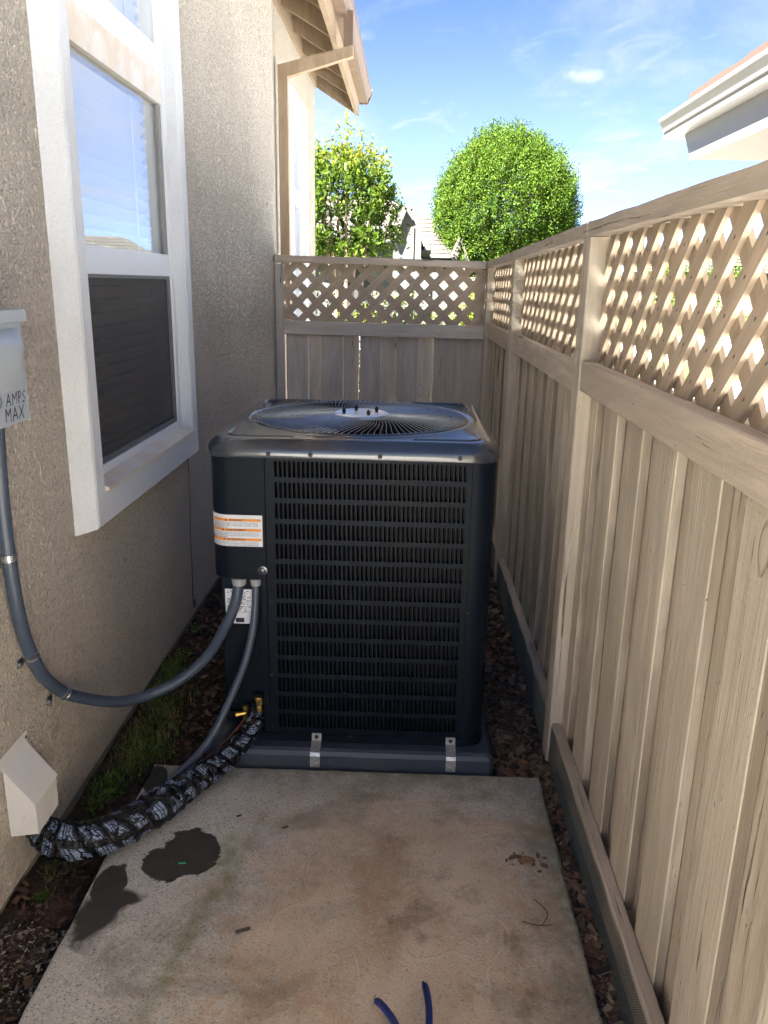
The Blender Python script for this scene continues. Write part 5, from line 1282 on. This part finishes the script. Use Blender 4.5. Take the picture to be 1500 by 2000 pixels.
for a, b in (((2.02, 3.0), (2.52, 4.18)), ((2.52, 4.18), (3.08, 2.72))):
    dx, dz = b[0] - a[0], b[1] - a[1]; L = math.hypot(dx, dz); nx_, nz_ = -dz / L * .12, dx / L * .12
    n0 = len(mb.v); mb.v += [(a[0], 43.1, a[1]), (b[0], 43.1, b[1]), (b[0] - nx_, 43.1, b[1] - nz_), (a[0] - nx_, 43.1, a[1] - nz_)]; mb.v += [(p[0], 43.16, p[2]) for p in mb.v[n0:n0 + 4]]
    mb.f += [tuple(n0 + i for i in q) for q in ((0, 1, 2, 3), (7, 6, 5, 4), (0, 4, 5, 1), (1, 5, 6, 2), (2, 6, 7, 3), (3, 7, 4, 0))]; mb.mi += [0] * 6
mb.build('barge_board', 'cream', h2)
# pale garden things seen through the lattice: porch posts, wall panels
ph = empty('house', (3.5, 34, 0), 'pale garage front of the far house seen through the lattice', 'garage')
MB().box(-.6, 2.2, 35.2, 35.6, 0, 2.1).build('garage_wall', 'greywall', ph)
for x in (-.2, .6, 1.4): MB().box(x, x + .28, 35.1, 35.198, 0, 1.95).build('pilaster', 'gutter_white', ph)
MB().box(1.05, 2.9, 32.0, 34.4, 0, 1.9).build('porch', 'cream', ph)
# flag
fl = empty('flag', (1.72, 20, 1.0), 'small red white and blue flag behind the lattice at the right', 'flag')
mb = MB(); mb.tube([(1.72, 20, 1.0), (1.72, 20, 1.62)], .008, 6); mb.build('pole', 'gutter_white', fl)
mb = MB()
for i in range(7): mb.quad((1.73 + .02 * i, 20, 1.18 - .0 * i), (1.75 + .02 * i, 20.0, 1.17), (1.75 + .02 * i, 20 + .01 * (i % 2), 1.60), (1.73 + .02 * i, 20, 1.60), m=i % 2)
mb.quad((1.73, 19.99, 1.40), (1.81, 19.99, 1.40), (1.81, 19.99, 1.60), (1.73, 19.99, 1.60), m=2)
mb.build('cloth', ['flower', 'gutter_white', 'blue'], fl)

# ------------------------------------------------------------------ outside right: paving, lawn strip, road, far houses
sheet('driveway', .80, 14, -6, 15, .0, 'paving', 'pale sunlit concrete driveway beyond the right fence')
sheet('bounce_patio', -9, .45, -9, -1.21, .05, 'paving', 'added pale concrete sheet out of view that bounces sunlight into the passage', thick=.07)  # added beyond the view as a sunlit reflector for the passage
sheet('garden_path', -1.0, 7, 6.2, 8.6, -.012, 'paving', 'pale concrete strip behind the cross fence') if False else None
sheet('road', -60, 90, 21, 30, -.008, 'asphalt', 'grey asphalt street beyond the lawns')
sheet('pavement', -60, 90, 19.2, 20.6, .06, 'paving', 'pale pavement along the street', thick=.09)
mb = MB()
# driveway joints as recessed dark lines
for x in (2.8, 4.8, 6.8, 8.8, 10.8): mb.box(x, x + .02, -6, 15, .0004, .001)
for y in (1.5, 4.5, 7.5, 10.5, 13.5): mb.box(.8, 14, y, y + .02, .0012, .0018)
tag(mb.build('paving_joints', plainm('joint_dark', (.2, .18, .15), .9)), 'dark joints across the pale driveway', None, None, 'structure')
def far_house(x, y, w_, d_, h_, lab):
    e_ = empty('house', (x, y, 0), lab, 'house', 'houses across the street')
    MB().box(x - w_ / 2, x + w_ / 2, y - d_ / 2, y + d_ / 2, 0, h_).build('wall', 'cream', e_)
    a, b, c, d2 = x - w_ / 2 - .5, x + w_ / 2 + .5, y - d_ / 2 - .5, y + d_ / 2 + .5; rz = h_ + 1.9
    tiled_slope(e_, (a, c, h_), (b, c, h_), (a + 3, y, rz), (b - 3, y, rz), 8, 24, .05); tiled_slope(e_, (b, d2, h_), (a, d2, h_), (b - 3, y, rz), (a + 3, y, rz), 4, 12, .05)
    tiled_slope(e_, (a, d2, h_), (a, c, h_), (a + 3, y, rz), (a + 3, y, rz - .01), 8, 12, .05); tiled_slope(e_, (b, c, h_), (b, d2, h_), (b - 3, y, rz), (b - 3, y, rz - .01), 8, 12, .05)
    for i in range(int(w_ / 3)):
        xx = x - w_ / 2 + 1 + i * 3; f_ = MB().box(xx, xx + 1.3, y - d_ / 2 - .05, y - d_ / 2 - .002, .9, 2.1).build('window', 'gutter_white', e_); MB().box(xx + .1, xx + 1.2, y - d_ / 2 - .06, y - d_ / 2 - .051, 1.0, 2.0).build('pane', 'dark', f_)
far_house(24, 62, 14, 9, 2.7, 'low cream house with tiled roof across the street, glimpsed through the right lattice')
far_house(46, 66, 15, 9, 2.7, 'low cream house furthest right across the street behind the lattice')
far_house(11, 70, 10, 8, 2.6, 'low cream house across the street directly behind the round tree')
round_tree(15.5, 50, .6, 3.2, 1.3, 3000, .16, 'small bright green tree across the street seen through the right lattice', 'shrub_leaf', 'trees across the street', 1)
round_tree(19.5, 52, .4, 3.4, 1.3, 3000, .16, 'round green tree across the street right of the bright one', 'tree_leaf', 'trees across the street', 1)
round_tree(24, 50, .3, 4.3, 1.2, 4000, .15, 'blue green conifer across the street behind the right lattice', 'conifer', 'trees across the street', 1)
round_tree(31, 50, .3, 2.2, 1.4, 2500, .16, 'low green bush before the cream house behind the right lattice', 'tree_leaf', 'trees across the street', 1)

# ------------------------------------------------------------------ neighbour's eave at top right
nb = empty('house', (3.3, 5, 0), 'neighbouring house with white gutter and tan roof tiles at the top right', 'house')
NX = 2.40
MB().box(3.40, 9, -8, 7.95, 0, 2.754).build('wall', 'stucco_trim', nb)
MB().box(2.581, 9, -8, 8.08, 2.755, 2.768).build('soffit', 'soffit', nb)
mb = MB(); mb.box(2.56, 2.58, -8, 8.32, 2.768, 3.005); mb.v = [(x, (y if y < 0 or z > 2.9 else 8.09), z) for x, y, z in mb.v]; mb.build('fascia_board', 'gutter_white', nb)
MB().box(2.552, 2.580, -8, 8.095, 2.750, 2.7675).build('fascia_trim', 'gutter_white', nb)
mb = MB(); v_ = [(2.58, 8.32, 3.005), (9, 8.32, 3.005), (9, 8.09, 2.768), (2.58, 8.09, 2.768)]; mb.quad(*v_); mb.build('end_board', 'soffit', nb)
prof = [(.18, 0), (.018, 0), (.014, .030), (.028, .034), (.020, .062), (.0, .070), (.0, .088), (-.004, .094), (-.030, .152), (-.042, .158), (-.042, .178), (-.034, .182), (.18, .182)]
mb = MB(); n = len(prof)
pts = [(2.455 - .03 + a, 3.006 + b) for a, b in prof]
mb.v = [(a, -8, b) for a, b in pts] + [(a, 8.60, b) for a, b in pts]
mb.f = [(i, (i + 1) % n, n + (i + 1) % n, n + i) for i in range(n)] + [tuple(range(n, 2 * n)), tuple(reversed(range(n)))]; mb.mi = [0] * len(mb.f)
mb.build('gutter', 'gutter_white', nb)
# roof behind: sloping up to the right with separate eave tiles
rfm = MB(); v = [(2.42, -8, 3.19), (2.42, 8.3, 3.19), (5.2, 5.5, 4.2), (5.2, -8, 4.2)]; rfm.quad(v[3], v[2], v[1], v[0]); rfm.quad((2.42, 8.3, 3.19), (9, 8.3, 3.19), (9, 5.5, 4.2), (5.2, 5.5, 4.2)); roofn = rfm.build('roof', 'tile_tan', nb)
y = 7.9; i = 0
while y > .0:
    lift = .0 if y > 6.4 else .055; L_ = .42
    mb = MB(); z0 = 3.205 + lift * 1.2; h_ = .062 if y > 6.4 else .085
    xa = 2.435 - (.03 if lift else 0)
    mb.v = [(xa, y - L_ + .006, z0), (xa + .5, y - L_ + .006, z0 + .18), (xa + .5, y, z0 + .18), (xa, y, z0)]; mb.v += [(a, b, c + h_ + .006 * math.sin(i * 2.3)) for a, b, c in mb.v]
    mb.f = [(0, 3, 2, 1), (4, 5, 6, 7), (0, 1, 5, 4), (1, 2, 6, 5), (2, 3, 7, 6), (3, 0, 4, 7)]; mb.mi = [0] * 6
    mb.build('roof_tile', 'tile_tan', roofn); y -= L_; i += 1
